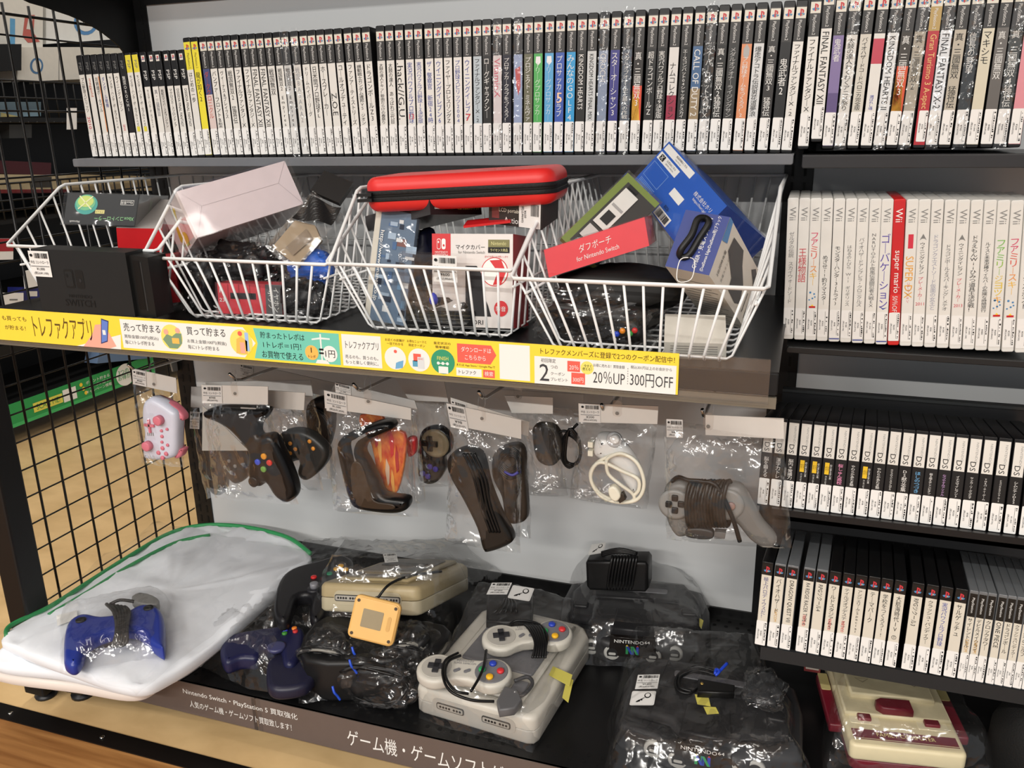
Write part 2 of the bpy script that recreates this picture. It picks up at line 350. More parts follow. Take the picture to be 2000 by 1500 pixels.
# ---------------------------------------------------------------- sign strips
def xo(px, y, Y=-303): return W(px, y, 1, Y).x*1000
t = thing('price_rail', 'long sign strip in a clear holder on the basket shelf edge', 'sign', Matrix.Translation(V(0, -303, -257)))
hb = MB(); hb.box(-262, 964, 5.5, 7.5, -3, 48, ACR); hb.box(866, 964, -1, 0, 0, 49, ACR); hb.box(-262, 964, -1.5, 7.5, -3, -1, ACR); hb.build('clear_holder', t)
b = MB(); YS = mat((250, 216, 66), .4, var=.02); b.box(-262, 865, 3, 4.2, 0, 48.5, YS); f = Face(b, (0, 3, 0), (1, 0, 0), (0, 0, 1), lift=.12)
DG = mat((70, 62, 40), .5, var=0); SW = mat((236, 236, 232), .4, var=0); TEAL = mat((112, 200, 180), .45, var=0); CORAL = mat((232, 98, 84), .45, var=0); SKIN = mat((240, 170, 150), .5, var=0); PHB = mat((100, 130, 205), .4, var=0); OLV = mat((122, 150, 120), .5, var=0); YC = mat((232, 222, 110), .5, var=0); ORG = mat((244, 186, 90), .5, var=0); LB = mat((160, 192, 236), .5, var=0); MIN = mat((86, 88, 90), .6, var=0)
X = lambda px: xo(px, 640+(px-650)*.07)
def T(s, p0, p1, v0, v1, m=DG, **k): f.text(s, X(p0), v0, X(p1), v1, m, **k)
T('も買っても', -8, 46, 31, 38); T('が貯まる！', -8, 44, 17, 24)
T('トレファクアプリ', 54, 170, 8, 42, mat((92, 70, 20), .5, var=0), st=2.6)
f.poly([(X(135), 0), (X(226), 22), (X(222), 0)], SW); f.poly([(X(148), 0), (X(170), 20), (X(178), 34), (X(196), 36), (X(206), 18), (X(214), 4), (X(200), 0)], SKIN, 2)
f.poly([(X(184), 6), (X(198), 10), (X(206), 41), (X(192), 44)], mat((50, 60, 110), .4, var=0), 3); f.poly([(X(186), 8), (X(197), 11.5), (X(204.5), 39.5), (X(193), 42)], PHB, 4); f.rect(X(191), 20, X(197), 27, SW, 5)
f.poly([(X(228), 3), (X(468), 3), (X(492), 24), (X(470), 45), (X(228), 45)], SW)
T('売って貯まる', 234, 306, 28, 40, INK, k=3); T('買取金額100円(税込)', 233, 300, 17, 23, MIN, k=3); T('毎に1トレポ貯まる', 233, 290, 9, 15, MIN, k=3)
T('買って貯まる', 358, 434, 29, 41, INK, k=3); T('お買上金額100円(税抜)', 357, 434, 17, 23, MIN, k=3); T('毎に1トレポ貯まる', 357, 418, 9, 15, MIN, k=3)
f.disc(X(327), 24, 18, YC, 2, n=26); f.poly([(X(309), 20), (X(318), 28), (X(328), 25), (X(336), 30), (X(347), 30), (X(346), 16), (X(336), 8), (X(320), 8)], OLV, 3); f.disc(X(317), 31, 4, SKIN, 4); f.disc(X(340), 34, 4, SKIN, 4); f.rect(X(327), 15, X(341), 23, ORG, 4)
f.disc(X(464), 24, 18, YC, 2, n=26); f.poly([(X(452), 8), (X(455), 28), (X(464), 32), (X(476), 26), (X(474), 8)], ORG, 3); f.disc(X(463), 36, 3.5, CORAL, 4); f.rect(X(461), 9, X(470), 24, SKIN, 4); f.rect(X(472), 12, X(479), 38, LB, 3)
f.poly([(X(487), 3), (X(496), 24), (X(490), 45), (X(658), 45), (X(658), 3)], TEAL, 1)
T('貯まったトレポは', 503, 590, 32, 41, INK, k=3); T('1トレポ＝1円！', 507, 582, 19, 28, INK, k=3); T('お買物で使える', 503, 584, 5, 15, INK, k=3)
f.disc(X(602), 17, 10, ORG, 3, n=22); f.disc(X(638), 17, 11, SW, 3, n=22); T('1', 597, 606, 17, 24, INK, k=5); T('トレポ', 595, 609, 10, 14, INK, k=5); T('1円', 629, 648, 12, 22, INK, k=5); f.rect(X(617), 16, X(626), 18.5, INK, 4); f.rect(X(617), 21, X(626), 23.5, INK, 4)
f.rect(X(620), 4, X(623), 43, SW, 2); f.poly([(X(608), 3), (X(612), 8), (X(632), 8), (X(636), 3)], SW, 3); f.poly([(X(604), 34), (X(621), 36), (X(640), 36), (X(640), 38), (X(621), 38.5), (X(604), 36)], SW, 3)
f.rect(X(663), 3, X(740), 45, SW, 1); T('トレファクアプリ', 670, 735, 24, 39, MIN, k=3, st=1.8); T('売るのも、買うのも。', 668, 733, 13, 18, MIN, k=3); T('もっと楽しく便利に。', 668, 733, 6, 11, MIN, k=3)
for px, a, bq in ((768, 'お近くの店舗が', '一目でわかる'), (811, 'お得なニュースと', '限定クーポン'), (861, '査定状況の', '簡単確認')): T(a, px-19, px+19, 40, 43.5, DG, k=3); T(bq, px-16, px+16, 35, 38.5, DG, k=3)
f.disc(X(767), 18, 15, SW, 2, n=24); f.poly([(X(766), 4), (X(781), 6), (X(783), 16), (X(774), 14), (X(768), 12)], mat((110, 170, 210), .5, var=0), 3); f.disc(X(768), 27, 2.2, CORAL, 4)
f.disc(X(814), 18, 15, SW, 2, n=24); f.rect(X(803), 16, X(818), 26, CORAL, 3); f.rect(X(801), 9, X(815), 17, mat((90, 160, 190), .5, var=0), 3); f.rect(X(811), 7, X(824), 22, mat((214, 218, 220), .5, var=0), 4); T('NEWS', 812, 822, 18, 21, CORAL, k=5)
f.disc(X(861), 18, 16, mat((50, 150, 110), .5, var=0), 2, n=24); T('FINISH', 850, 872, 20, 25, YC, k=3); f.rect(X(852), 3, X(871), 12, SW, 3); f.rect(X(851), 15.5, X(871), 16.3, SW, 3)
for p in (852, 861, 870): f.disc(X(p), 16, 2, SW, 4)
f.poly([(X(890), 19), (X(955), 19), (X(967), 31), (X(957), 43), (X(890), 43)], CORAL, 1); T('ダウンロードは', 898, 957, 33, 39.5, SW, k=3); T('こちらから', 905, 946, 23, 29.5, SW, k=3)
T('または App Store / Google Playで', 888, 964, 14, 17.5, DG, k=3); f.rect(X(887), 2, X(937), 12, SW); T('トレファク', 892, 926, 4.5, 9.5, INK, k=3); f.rect(X(940), 2, X(963), 12, CORAL); T('検索', 943, 960, 4, 10, SW, k=3)
f.rect(X(973), 2, X(1033), 46, SW, 1); f.rect(X(1042), 0, X(1322), 34, SW, 1)
T('トレファクメンバーズに登録で2つのクーポン配信中！', 1054, 1318, 37, 44.5, DG, k=3)
T('初回限定', 1055, 1084, 27, 32, MIN, k=3); T('2', 1052, 1071, 4, 25, MIN, k=3); T('つの', 1074, 1088, 20, 24, MIN, k=3); T('クーポン', 1074, 1102, 12, 16, MIN, k=3); T('プレゼント', 1074, 1108, 5, 9, MIN, k=3)
f.rect(X(1107), 18, X(1132), 31, CORAL, 2); T('20％', 1111, 1129, 20, 27, SW, k=4); f.rect(X(1115), 3, X(1142), 17, CORAL, 3); T('300円', 1118, 1139, 5, 12, SW, k=5); f.disc(X(1146), 24, 8, YC, 2); T('今すぐ\n使える！', 1137, 1155, 20, 29, DG, k=4)
T('お得に売れる！買取金額', 1158, 1220, 26, 30, MIN, k=3); T('20％UP', 1158, 1221, 6, 22, MIN, k=3, st=1.6); T('税込301円以上のお会計から', 1232, 1313, 27, 31, MIN, k=3); T('300円OFF', 1231, 1316, 6, 22, MIN, k=3, st=1.6)
for k in range(7): f.rect(X(1226), 8+3*k, X(1227), 9.3+3*k, MIN, 3)
b.build('printed_strip', t)
# brown lower sign strip
t = thing('sign_strip', 'long grey brown sign strip with white lettering on the base shelf edge', 'sign', Matrix.Translation(V(0, -291, -878)))
b = MB(); BR = mat((98, 86, 80), .3, var=.05); b.box(-222, 222, -2, -.6, 0, 60, BR); b.box(224, 971, -2, -.6, 0, 60, BR); b.box(216, 232, -2.6, -2, 0, 60, ACR); f = Face(b, (0, -2, 0), (1, 0, 0), (0, 0, 1), lift=.12)
def X2(px, py=0): return xo(px, 1340+(px-356)*.232, -293)
f.text('Nintendo Switch・PlayStation 5 買取強化', X2(356), 36, X2(580), 49, SW, st=1.6); f.text('人気のゲーム機・ゲームソフト買取致します！', X2(366), 14, X2(566), 27, SW, st=1.6)
f.text('ゲーム機・ゲームソフト', X2(676), 13, X2(676)+232, 43, SW, st=1.5); f.text('ト', X2(278), 24, X2(300), 44, SW)
f.text('ゲーム機・ゲームソフト', 620, 13, 860, 43, SW)
b.build('strip', t)
# ================================================================ game cases
PSR = mat((196, 50, 60), .5, var=0); PSB = mat((70, 130, 180), .5, var=0); PSY = mat((226, 190, 70), .5, var=0)
def pslogo(f, cx, cy, s):
    f.poly([(cx+a*s, cy+c*s) for a, c in ((-.5, -.12), (-.12, .02), (-.12, -.1), (.0, -.14), (.0, -.02), (.5, -.1), (.42, -.3), (.05, -.38), (-.35, -.34))], PSB, 3)
    f.poly([(cx+a*s, cy+c*s) for a, c in ((.05, -.3), (.3, -.26), (.2, -.18), (.05, -.2))], PSY, 4)
    f.poly([(cx+a*s, cy+c*s) for a, c in ((-.14, -.4), (.04, -.46), (.04, .34), (.14, .3), (.14, .02), (.32, -.02), (.36, .3), (.2, .46), (-.14, .55))], PSR, 5)
def sticker(f, x0, y0, x1, y1, price, seed):
    r = random.Random(seed); f.poly(rrect(x1-x0, y1-y0, 1.2, 2, (x0+x1)/2, (y0+y1)/2), PAPER, 3)
    w = x1-x0; f.text('¥%s' % price[0], x0+w*.42, y0+8+(y1-y0)*.1, x0+w*.58, y1-(y1-y0)*.34, INK, rot=-90, k=5)
    f.text('(税込¥%s)' % price[1], x0+w*.12, y0+4, x0+w*.32, y1-(y1-y0)*.22, INK, rot=-90, k=5)
    f.rect(x0+w*.70, y0+3, x0+w*.735, y1-3, GTXT, 4)
    y = y0+3
    while y < y1-3:
        h = r.uniform(.8, 2.4)
        if r.random() < .75: f.rect(x0+w*.80, y, x0+w*r.uniform(.86, .95), min(y+h, y1-2), INK, 4)
        y += h+r.uniform(.5, 1.1)
PR = [('98', '107'), ('300', '330'), ('200', '220'), ('600', '660'), ('480', '528'), ('1,000', '1,100'), ('700', '770'), ('180', '198')]
_colname = {}
def case(kind, M, w, h, d, shell, deco, label, group, seed, cat='game case'):
    t = thing('game_case', label, cat, M, group)
    b = MB(); b.plate(rrect(w, h, 2.2 if h > 140 else 1.2, 2, 0, h/2), -d, 0, shell, r=.9, seg=2); b.build('case_shell', t)
    b = MB(); f = Face(b, (0, 0, 0), (1, 0, 0), (0, 1, 0), lift=.14); L = deco(f, w, h, t, seed); b.build('spine_insert', t)
    b = MB(); f = Face(b, (0, 0, 0), (1, 0, 0), (0, 1, 0), lift=.14); sticker(f, L[0], L[1], L[2], L[3], PR[seed*7 % len(PR)], seed); b.build('price_label', t)
    if seed in WRAPPED:
        b = MB(); s_ = seed*3.7; b.sheet(lambda u, v: Vector(((u-.5)*(w+1.2)+noise.noise(Vector((v*9, s_, 0)))*.8*(abs(v-.5)*2)**3, -2+v*(h+7), 1.2+abs(noise.noise(Vector((u*3, v*16, s_))))*2.2)), 8, 46, FILM, smooth=False); b.build('clear_wrap', t)
    return t
WRAPPED = {12, 13, 34, 36, 44, 46, 53, 73, 76, 78, 80, 82, 85}
def cM(xt, xb, Y0, Z0, h, tilt=0, yaw=0):
    """case frame: bottom centre at xb, top centre at xt (mm)"""
    a = (xt-xb)/h; z = Vector((math.sin(yaw), -math.cos(yaw), 0)); y = Vector((a, math.sin(tilt), math.cos(tilt))).normalized()
    x = y.cross(z).normalized(); z = x.cross(y)
    return Matrix.Translation(V(xb, Y0, Z0)) @ Matrix(((x.x, y.x, z.x, 0), (x.y, y.y, z.y, 0), (x.z, y.z, z.z, 0), (0, 0, 0, 1)))
def cc(c): return mat(c, .3, var=.04)
SH_B = mat((28, 28, 30), .28); SH_W = mat((224, 223, 218), .25); SH_T = mat((104, 107, 110), .2); SH_R = mat((206, 40, 40), .25)
CN = {}
WT = (222, 220, 214); DK_ = (58, 58, 57); BK = (34, 34, 36)
def title(f, s, x, y0, y1, w, m, vert=True, k=2):
    if vert:
        n = len(s); H = min(y1-y0, n*w*1.12); f.text(vt(s), x-w/2, y1-H, x+w/2, y1, m, k=k, st=1.35)
    else: f.text(s, x-w/2, max(y0, y1-len(s)*w*.75), x+w/2, y1, m, rot=-90, k=k, st=1.3)
def ps2(spec):
    s, ink, bg, o = spec
    def deco(f, w, h, t, seed):
        band = cc(o.get('band', (78, 77, 75))); bgm = cc(bg); hw = w/2-.7; q = h-50
        f.rect(-hw, 4, hw, q, bgm); f.rect(-hw, q, hw, h-7, band)
        for (v0, v1, c) in o.get('zones', ()): f.rect(-hw, v0, hw, v1, cc(c), 2)
        for pz in o.get('polys', ()): f.poly([(a*hw, c) for a, c in pz[1]], cc(pz[0]), 2)
        lw = cc((218, 214, 200)) if not o.get('yel') else cc((226, 214, 60)); f.rect(-hw+.2, h-22, hw-.2, h-8.5, lw, 2); pslogo(f, 0, h-15.4, 9)
        f.text('PlayStation.2', -3.2, h-48, 1.9, h-24, LTXT if not o.get('yel') else mat((110, 100, 40), .5, var=0), rot=-90, k=3, st=1.3)
        im = mat(ink, .5, var=0)
        if s: title(f, s, -.4, 48, q-4-o.get('drop', 0), o.get('tw', 8.2), im, not o.get('rot'), 3)
        if 'tail' in o: f.text(o['tail'][0], -4, o['tail'][1], 4, o['tail'][2], mat(o['tail'][3], .5, var=0), k=4)
        if o.get('glare'): pass
        return (-hw-.4, 4.5, hw-.2, 46) if not o.get('inset') else (-hw+2, 8, hw-.2, 46)
    return deco
B_ = (40, 40, 42); L_ = (226, 226, 222); U_ = (60, 74, 150)
SP2 = [('はじめの一歩', B_, WT, dict(band=(226, 214, 60), yel=1, tw=7)), ('龍が如く2', B_, (232, 218, 58), dict(band=(232, 218, 58), yel=1)),
 ('ダーククロニクル', (190, 70, 60), (70, 76, 120), dict(zones=[(40, 100, (214, 196, 190))])), ('バンプァーフロントB型', B_, WT, {}), ('ヴィーナス&ブレイブス', B_, WT, dict(tw=6)), ('戦国無双2　猛将伝', B_, WT, {}),
 ('ファイナルファンタジーX', B_, WT, {}), ('ファイナルファンタジーX', B_, WT, {}), ('FINAL FANTASY XII', B_, WT, dict(rot=1)), ('FINAL FANTASY XII', B_, WT, dict(rot=1)), ('戦国無双', B_, WT, dict(tw=9)), ('戦国無双2 Empires', B_, WT, dict(tw=7.6)), ('戦国無双2 Empires', B_, (206, 206, 204), dict(tw=7.6)),
 ('戦国BASARA2', (150, 152, 156), WT, {}), ('ドリームハイパーリーグ', B_, WT, dict(tw=6)), ('日米間プロ野球', B_, WT, dict(tail=('F\nL', 60, 72, B_))), ('ホースブレーカー', B_, WT, {}), ('Z.O.E', B_, WT, dict(rot=1, drop=40, tw=9)), ('コールオブデューティ', B_, WT, {}), ('ファンアーティストリーズ', B_, WT, dict(tw=7)), ('機動戦士ガンダム連邦VS.ジオン', B_, WT, {}), ('ドラゴンボールZ3', B_, WT, {}),
 ('太鼓の達人ドキッ！新曲だらけの春祭り', B_, WT, dict(tw=7)), ('太鼓の達人 あっぱれ三代目', B_, WT, dict(tw=7)), ('.hack//G.U.', B_, WT, dict(rot=1, tw=10)), ('実況パワフルプロ野球', U_, WT, dict(tail=('13', 54, 62, (200, 50, 60)))), ('実況パワフルプロ野球12決定版', U_, WT, {}), ('ザ・警察官　新宿24時', U_, WT, {}), ('ウイニングイレブン6', U_, WT, {}), ('ファイヤープロレスリングZ', B_, WT, {}), ('プロ野球スピリッツ2004', U_, WT, {}), ('ウイニングイレブン', U_, WT, dict(tail=('7', 50, 60, (200, 50, 60)))),
 ('ファイナルファンタジーX-2', B_, (178, 190, 196), {}), ('ローグギャラクシー', L_, DK_, {}), ('VitaminX', (200, 90, 110), (214, 206, 206), dict(rot=1, tw=9)), ('プロサッカークラブをつくろう！', L_, (52, 50, 66), dict(tw=8.6)), ('', B_, (148, 164, 196), dict(polys=[((190, 80, 80), [(-.7, 120), (.5, 124), (.6, 96), (.1, 84), (-.4, 98)])])), ('プロジェクト・ミネルヴァ', L_, (98, 98, 76), {}), ('Jリーグプロサッカー', (200, 226, 200), (76, 168, 84), dict(drop=8, polys=[((230, 230, 230), [(-.5, 136), (.5, 136), (.6, 128), (0, 124), (-.6, 128)])])), ('Jリーグプロサッカー', (190, 214, 230), (84, 160, 206), dict(drop=8, polys=[((230, 230, 230), [(-.5, 136), (.5, 136), (.6, 128), (0, 124), (-.6, 128)])])), ('プロサッカークラブ', L_, (52, 84, 168), dict(tail=('5', 72, 86, (244, 200, 160)))), ('みんなのGOLF4', L_, (44, 150, 206), dict(tw=10)),
 ('KINGDOM HEARTS', L_, DK_, dict(rot=1, tw=7)), ('KINGDOM HEARTS FINAL MIX', B_, (196, 200, 200), dict(rot=1, tw=7)), ('OROCHI', L_, (134, 148, 172), dict(rot=1)), ('スターオーシャン3', L_, (58, 56, 128), {}), ('メダルオブオナー史上最大の作戦', L_, (74, 84, 98), {}), ('真・三國無双3', L_, (70, 66, 64), dict(tw=9, zones=[(40, 92, (206, 70, 44))], polys=[((236, 180, 60), [(-1, 46), (-1, 86), (-.2, 70), (.3, 90), (.6, 60), (.8, 46)])])), ('超ドラゴンボールZ', L_, DK_, {}), ('実況パワフルプロ野球9決定版', L_, DK_, {}), ('ナムコレクション', B_, (216, 214, 210), dict(drop=16, zones=[(40, 78, (150, 36, 66))])), ('エースコンバット04シャッタードスカイ', L_, DK_, dict(tw=7.4)), ('CALL OF DUTY 2', L_, (62, 96, 136), dict(rot=1, zones=[(40, 86, (146, 128, 98))])), ('スーパーロボット大戦MX', L_, DK_, {}), ('真・三國無双2猛将伝', L_, DK_, dict(tw=9)), ('メダルオブオナーライジングサン', (180, 180, 178), (76, 76, 74), {}), ('プロ野球チームをつくろう！2', L_, (214, 140, 96), dict(drop=12, polys=[((170, 168, 164), [(-.6, 134), (0, 140), (.6, 134), (.6, 126), (0, 121), (-.6, 126)])])), ('爆走デコトラ伝説男花道夢浪', B_, (208, 210, 210), {}), ('真・三國無双3　猛将伝', L_, (74, 72, 70), dict(tw=9)), ('鬼武者2', L_, (50, 50, 51), dict(tw=10, drop=16)), ('ファイナルファンタジーX-2', B_, WT, {}),
 ('ファイナルファンタジーX', B_, WT, {}), ('FINAL FANTASY XII', B_, WT, dict(rot=1)), ('鬼武者', L_, (126, 110, 156), dict(rot=0, zones=[(40, 70, (92, 76, 124))])), ('太鼓の達人わくわくアニメ祭り', B_, WT, {}), ('バイオハザードコードベロニカ完全版', B_, (206, 202, 190), dict(tw=7)), ('選ばれし魂', (60, 70, 160), WT, dict(drop=70, zones=[(104, 134, (188, 60, 80))])), ('KINGDOM HEARTS II', B_, (226, 228, 228), dict(rot=1, tw=7)), ('真・三國無双3', L_, (88, 82, 76), dict(tw=9, zones=[(40, 100, (206, 80, 40))], polys=[((238, 186, 60), [(-1, 46), (-1, 90), (-.2, 70), (.3, 96), (.6, 60), (.8, 46)])])), ('真・三國無双2', (70, 66, 60), (170, 162, 146), {}), ('Gran Turismo 3 A-spec', (226, 190, 120), (176, 34, 46), dict(rot=1, tw=9, band=(176, 148, 84), inset=1)), ('FINAL FANTASY X-2', B_, (226, 230, 234), dict(rot=1)), ('真・三國無双　猛将伝', B_, (182, 174, 158), dict(tw=9)), ('信長の野望', L_, (58, 66, 72), {}), ('マキシモ', B_, (208, 202, 180), {}), ('真・三國無双', L_, (96, 92, 88), {}), ('真・三國無双4猛将伝', L_, (78, 84, 82), dict(tw=9)), ('ピンク', L_, (214, 140, 150), {})]
topx = [98, 163, 240, 308, 378, 450, 522, 603, 670, 745, 820, 897, 967, 1053, 1133, 1205, 1283, 1360, 1440, 1527, 1607, 1690]
TP = [(340+x/4.545, 85-(x-98)/4.545*.06) for x in topx]
TP += [(720+x/4.545, 63-(x-90)/4.545*.057) for x in (90, 173, 260, 347, 430, 522, 605, 690, 777, 865, 955, 1038, 1135, 1220, 1322, 1415, 1503, 1603, 1700)]
TP += [(1100+x/4.348, 40-(x-70)/4.348*.07) for x in (70, 160, 250, 350, 450, 555, 655, 765, 857, 960, 1060, 1165, 1268, 1370, 1475, 1588, 1693, 1810, 1925)]+[(1567, 10.8)]
def ordn(n): return '%d%s' % (n, 'th' if 10 <= n % 100 <= 20 else {1: 'st', 2: 'nd', 3: 'rd'}.get(n % 10, 'th'))
def cname(c):
    r, g, b_ = c; mx, mn = max(c), min(c)
    if mx-mn < 26: return 'white' if mx > 195 else 'pale grey' if mx > 150 else 'grey' if mx > 90 else 'charcoal'
    if r == mx: return ('yellow' if g > 180 else 'orange' if g > 120 and r > 200 else 'tan' if g > 90 else 'red')
    if g == mx: return 'green'
    return 'navy' if b_ < 130 else 'sky blue' if g > 140 else 'purple' if r > 100 else 'blue'
def uniq(lab, used):
    return lab
XT = []
for i in range(61):
    x = W(TP[i][0], TP[i][1], 1, 6).x*1000; XT.append(x)
lean = lambda i: 9-.03*i if i < 22 else (1-.18*(i-22) if i < 60 else -9)
xb_prev = None; XB = []
for i in range(61): XB.append(XT[i]+lean(i))
for i in range(1, 61):     # cases side by side never share room
    for A in (XT, XB):
        if A[i]-A[i-1] < 14.7: A[i] = A[i-1]+14.7
for i in range(61):
    s, ink, bg, o = SP2[i]
    lab = '%s-spined tall case with %s lettering, %s from the left after the small cases' % (cname(bg), {B_: 'black', L_: 'white', U_: 'blue'}.get(ink, cname(ink)), ordn(i+1))
    if i == 0: lab = 'white-spined tall case with yellow top, first of the tall cases at left'
    if i == 1: lab = 'bright yellow tall case, second tall case from the left'
    case('ps2', cM(XT[i], XB[i], 3, -1, 190, .035), 14.2, 190, 135, SH_B, ps2(SP2[i]), lab, 'tall game cases on the left top shelf', i)
# right bay, same shelf height
tx = (1592, 1617, 1642, 1669, 1696, 1723, 1750, 1777, 1803, 1828, 1853.6, 1881, 1907.6, 1936, 1964, 1991.6, 2018)
bx = (1569, 1594, 1617, 1641, 1666, 1692, 1717, 1742, 1766, 1795, 1819, 1845, 1873, 1899, 1927, 1953, 1981)
XT = [W(p, 31, 1, 6).x*1000 for p in tx]; XB = [W(p, 280, 1, 3).x*1000 for p in bx]
for i in range(1, 17):
    for A in (XT, XB):
        if A[i]-A[i-1] < 14.5: A[i] = A[i-1]+14.5
for i in range(17):
    s, ink, bg, o = SP2[61+i]; up = 9 if i == 1 else 0
    xt = XB[i]+(XT[i]-XB[i])*190/160
    lab = '%s-spined tall case with %s lettering, %s on the right bay top shelf' % (cname(bg), {B_: 'black', L_: 'white', U_: 'blue'}.get(ink, cname(ink)), ordn(i+1))
    if i == 1: lab = 'white-spined tall case standing slightly higher than its neighbours, right bay top shelf'
    if i == 9: lab = 'red tall case with gold top band and gold lettering, top right shelf'
    case('ps2', cM(xt, XB[i], 3, 4+up, 190, .035), 14.2, 190, 135, SH_B, ps2(SP2[61+i]), lab, 'tall game cases on the right top shelf', 70+i)
# small cases at the far left of the top shelf
PSPX = (595, 650, 705, 757, 812, 865, 920, 975, 1030, 1092, 1155, 1205, 1272, 1328, 1390)
PT = [('プロ野球スピリッツ', B_, WT, 'k', ('2010', 46, 74, (200, 40, 60))), ('meggold', (190, 90, 60), WT, 'k', 0), ('お姉様ポータブル', B_, WT, 'k', 0), ('ダンボール戦機', (70, 80, 150), WT, 'k', 0), ('モンスターハンターポータブル3rd', B_, WT, 'k', 0), ('ウイニングイレブン', B_, WT, 'k', ('2014', 46, 56, (200, 40, 60))), ('無双OROCHI', L_, (44, 42, 44), 'k', 0), ('モンスターハンターポータブル2ndG', B_, WT, 'y', 0), ('モンスターハンターポータブル2ndG', B_, WT, 'y', 0), ('モンスターハンターポータブル2nd', B_, WT, 'l', 0), ('真・三國無双', (120, 122, 130), WT, 'l', 0), ('新紀元マイバースオブハグマン', B_, (206, 202, 196), 'm', 0), ('マクロスエースフロンティア', B_, WT, 'l', 0), ('DISSIDIA FINAL FANTASY', B_, WT, 'l', 0), ('DISSIDIA FINAL FANTASY', B_, WT, 'l', 0)]
def psp(sp):
    s, ink, bg, kd, tail = sp
    def deco(f, w, h, t, seed):
        hw = w/2-.6; top = h-32 if kd in 'ky' else h-56; hd = cc((40, 40, 42)) if kd != 'y' else cc((222, 208, 60))
        f.rect(-hw, 3, hw, top, cc(bg)); f.rect(-hw, top, hw, h-4, hd)
        if kd in 'lm': f.rect(-3.4, h-16, 3.4, h-6, cc((220, 214, 206)), 2); pslogo(f, 0, h-11, 6); f.text('PSP', -3, h-50, 3, h-26, LTXT, rot=-90, k=3)
        else: f.text('PSP', -2.6, h-29, 2.6, h-9, GTXT, rot=-90, k=3)
        f2 = mat(ink, .5, var=0); title(f, s, 0, 50 if not tail else 78, top-5, 6.4 if len(s) < 13 else 5.6, f2, not s[0].isascii(), 3)
        if seed == 202: f.rect(hw-1.6, 44, hw, top-4, cc((214, 130, 60)), 3)
        if seed in (207, 208): f.rect(-3, 44, 3, 52, cc((220, 210, 70)), 4)
        if tail: f.text(tail[0], -3, tail[1], 3, tail[2], mat(tail[3], .5, var=0), rot=-90, k=4)
        return (-hw-.2, 3, hw, 42)
    return deco
XT = [W(p/4, 108-(p-595)/4*.06, 1, 3).x*1000 for p in PSPX]
for i in range(15):
    xt = XT[i]; lab = '%s-spined small game case with %s top, %s from the left end of the top shelf' % (cname(PT[i][2]), 'yellow' if PT[i][3] == 'y' else 'black', ordn(i+1))
    if i: XT[i] = xt = max(xt, XT[i-1]+13.3)
    case('psp', cM(xt, xt+8, 3, -1, 172, .03), 12.9, 172, 105, SH_B, psp(PT[i]), lab, 'small game cases on the top shelf', 200+i)
# white cases
WI = [('ゼルダの伝説　スカイウォードソード', (120, 120, 120), {}), ('王様物語', (196, 60, 70), dict(drop=22, tw=10)), ('ファミリースキー', (214, 90, 60), dict(ski=1, multi=1)), ('めざせ!!釣りマスター', B_, dict(drop=30)), ('モンスターハンター3(トライ)', B_, dict(drop=18)), ('はねるのトびら Wii ギリギリッス', (110, 110, 110), dict(drop=16)), ('バイオハザードアンブレラ・クロニクルズ', (110, 110, 110), dict(drop=6)), ('NARUTOナルト疾風伝激闘忍者大戦EX', (96, 96, 96), {}), ('ゴーバケーション', (80, 60, 160), dict(tw=11)), ('SUPER MARIO 50%OFF', L_, dict(redc=1)), ('SUPER DX', (226, 160, 50), dict(drop=28, tw=9, rot=1, reds=1)), ('ウイニングイレブン', B_, dict(drop=10, tail=('プレ｜メ｜カ｜', '2011'))), ('ドラゴンクエストソード仮面の女王と', (150, 152, 170), {}), ('ドラゴンボールZスパーキング！メテオ', (100, 100, 100), dict(drop=12)), ('ウイニングイレブン', B_, dict(drop=10, tail=('プレ｜メ｜カ｜', '2013'))), ('ドラえもんWiiひみつ道具王決定戦！', B_, dict(dora=1, tw=8.6)), ('ルイスと未来泥棒ウィルバーの危険な時間旅行', B_, dict(drop=8, tw=6)), ('ファミリージョッキー', (120, 180, 60), dict(multi=1, drop=4, horse=1)), ('ファミリースキー', (214, 90, 60), dict(multi=1, ski=1, drop=2)), ('ウイニングポスト', B_, dict(drop=30))]
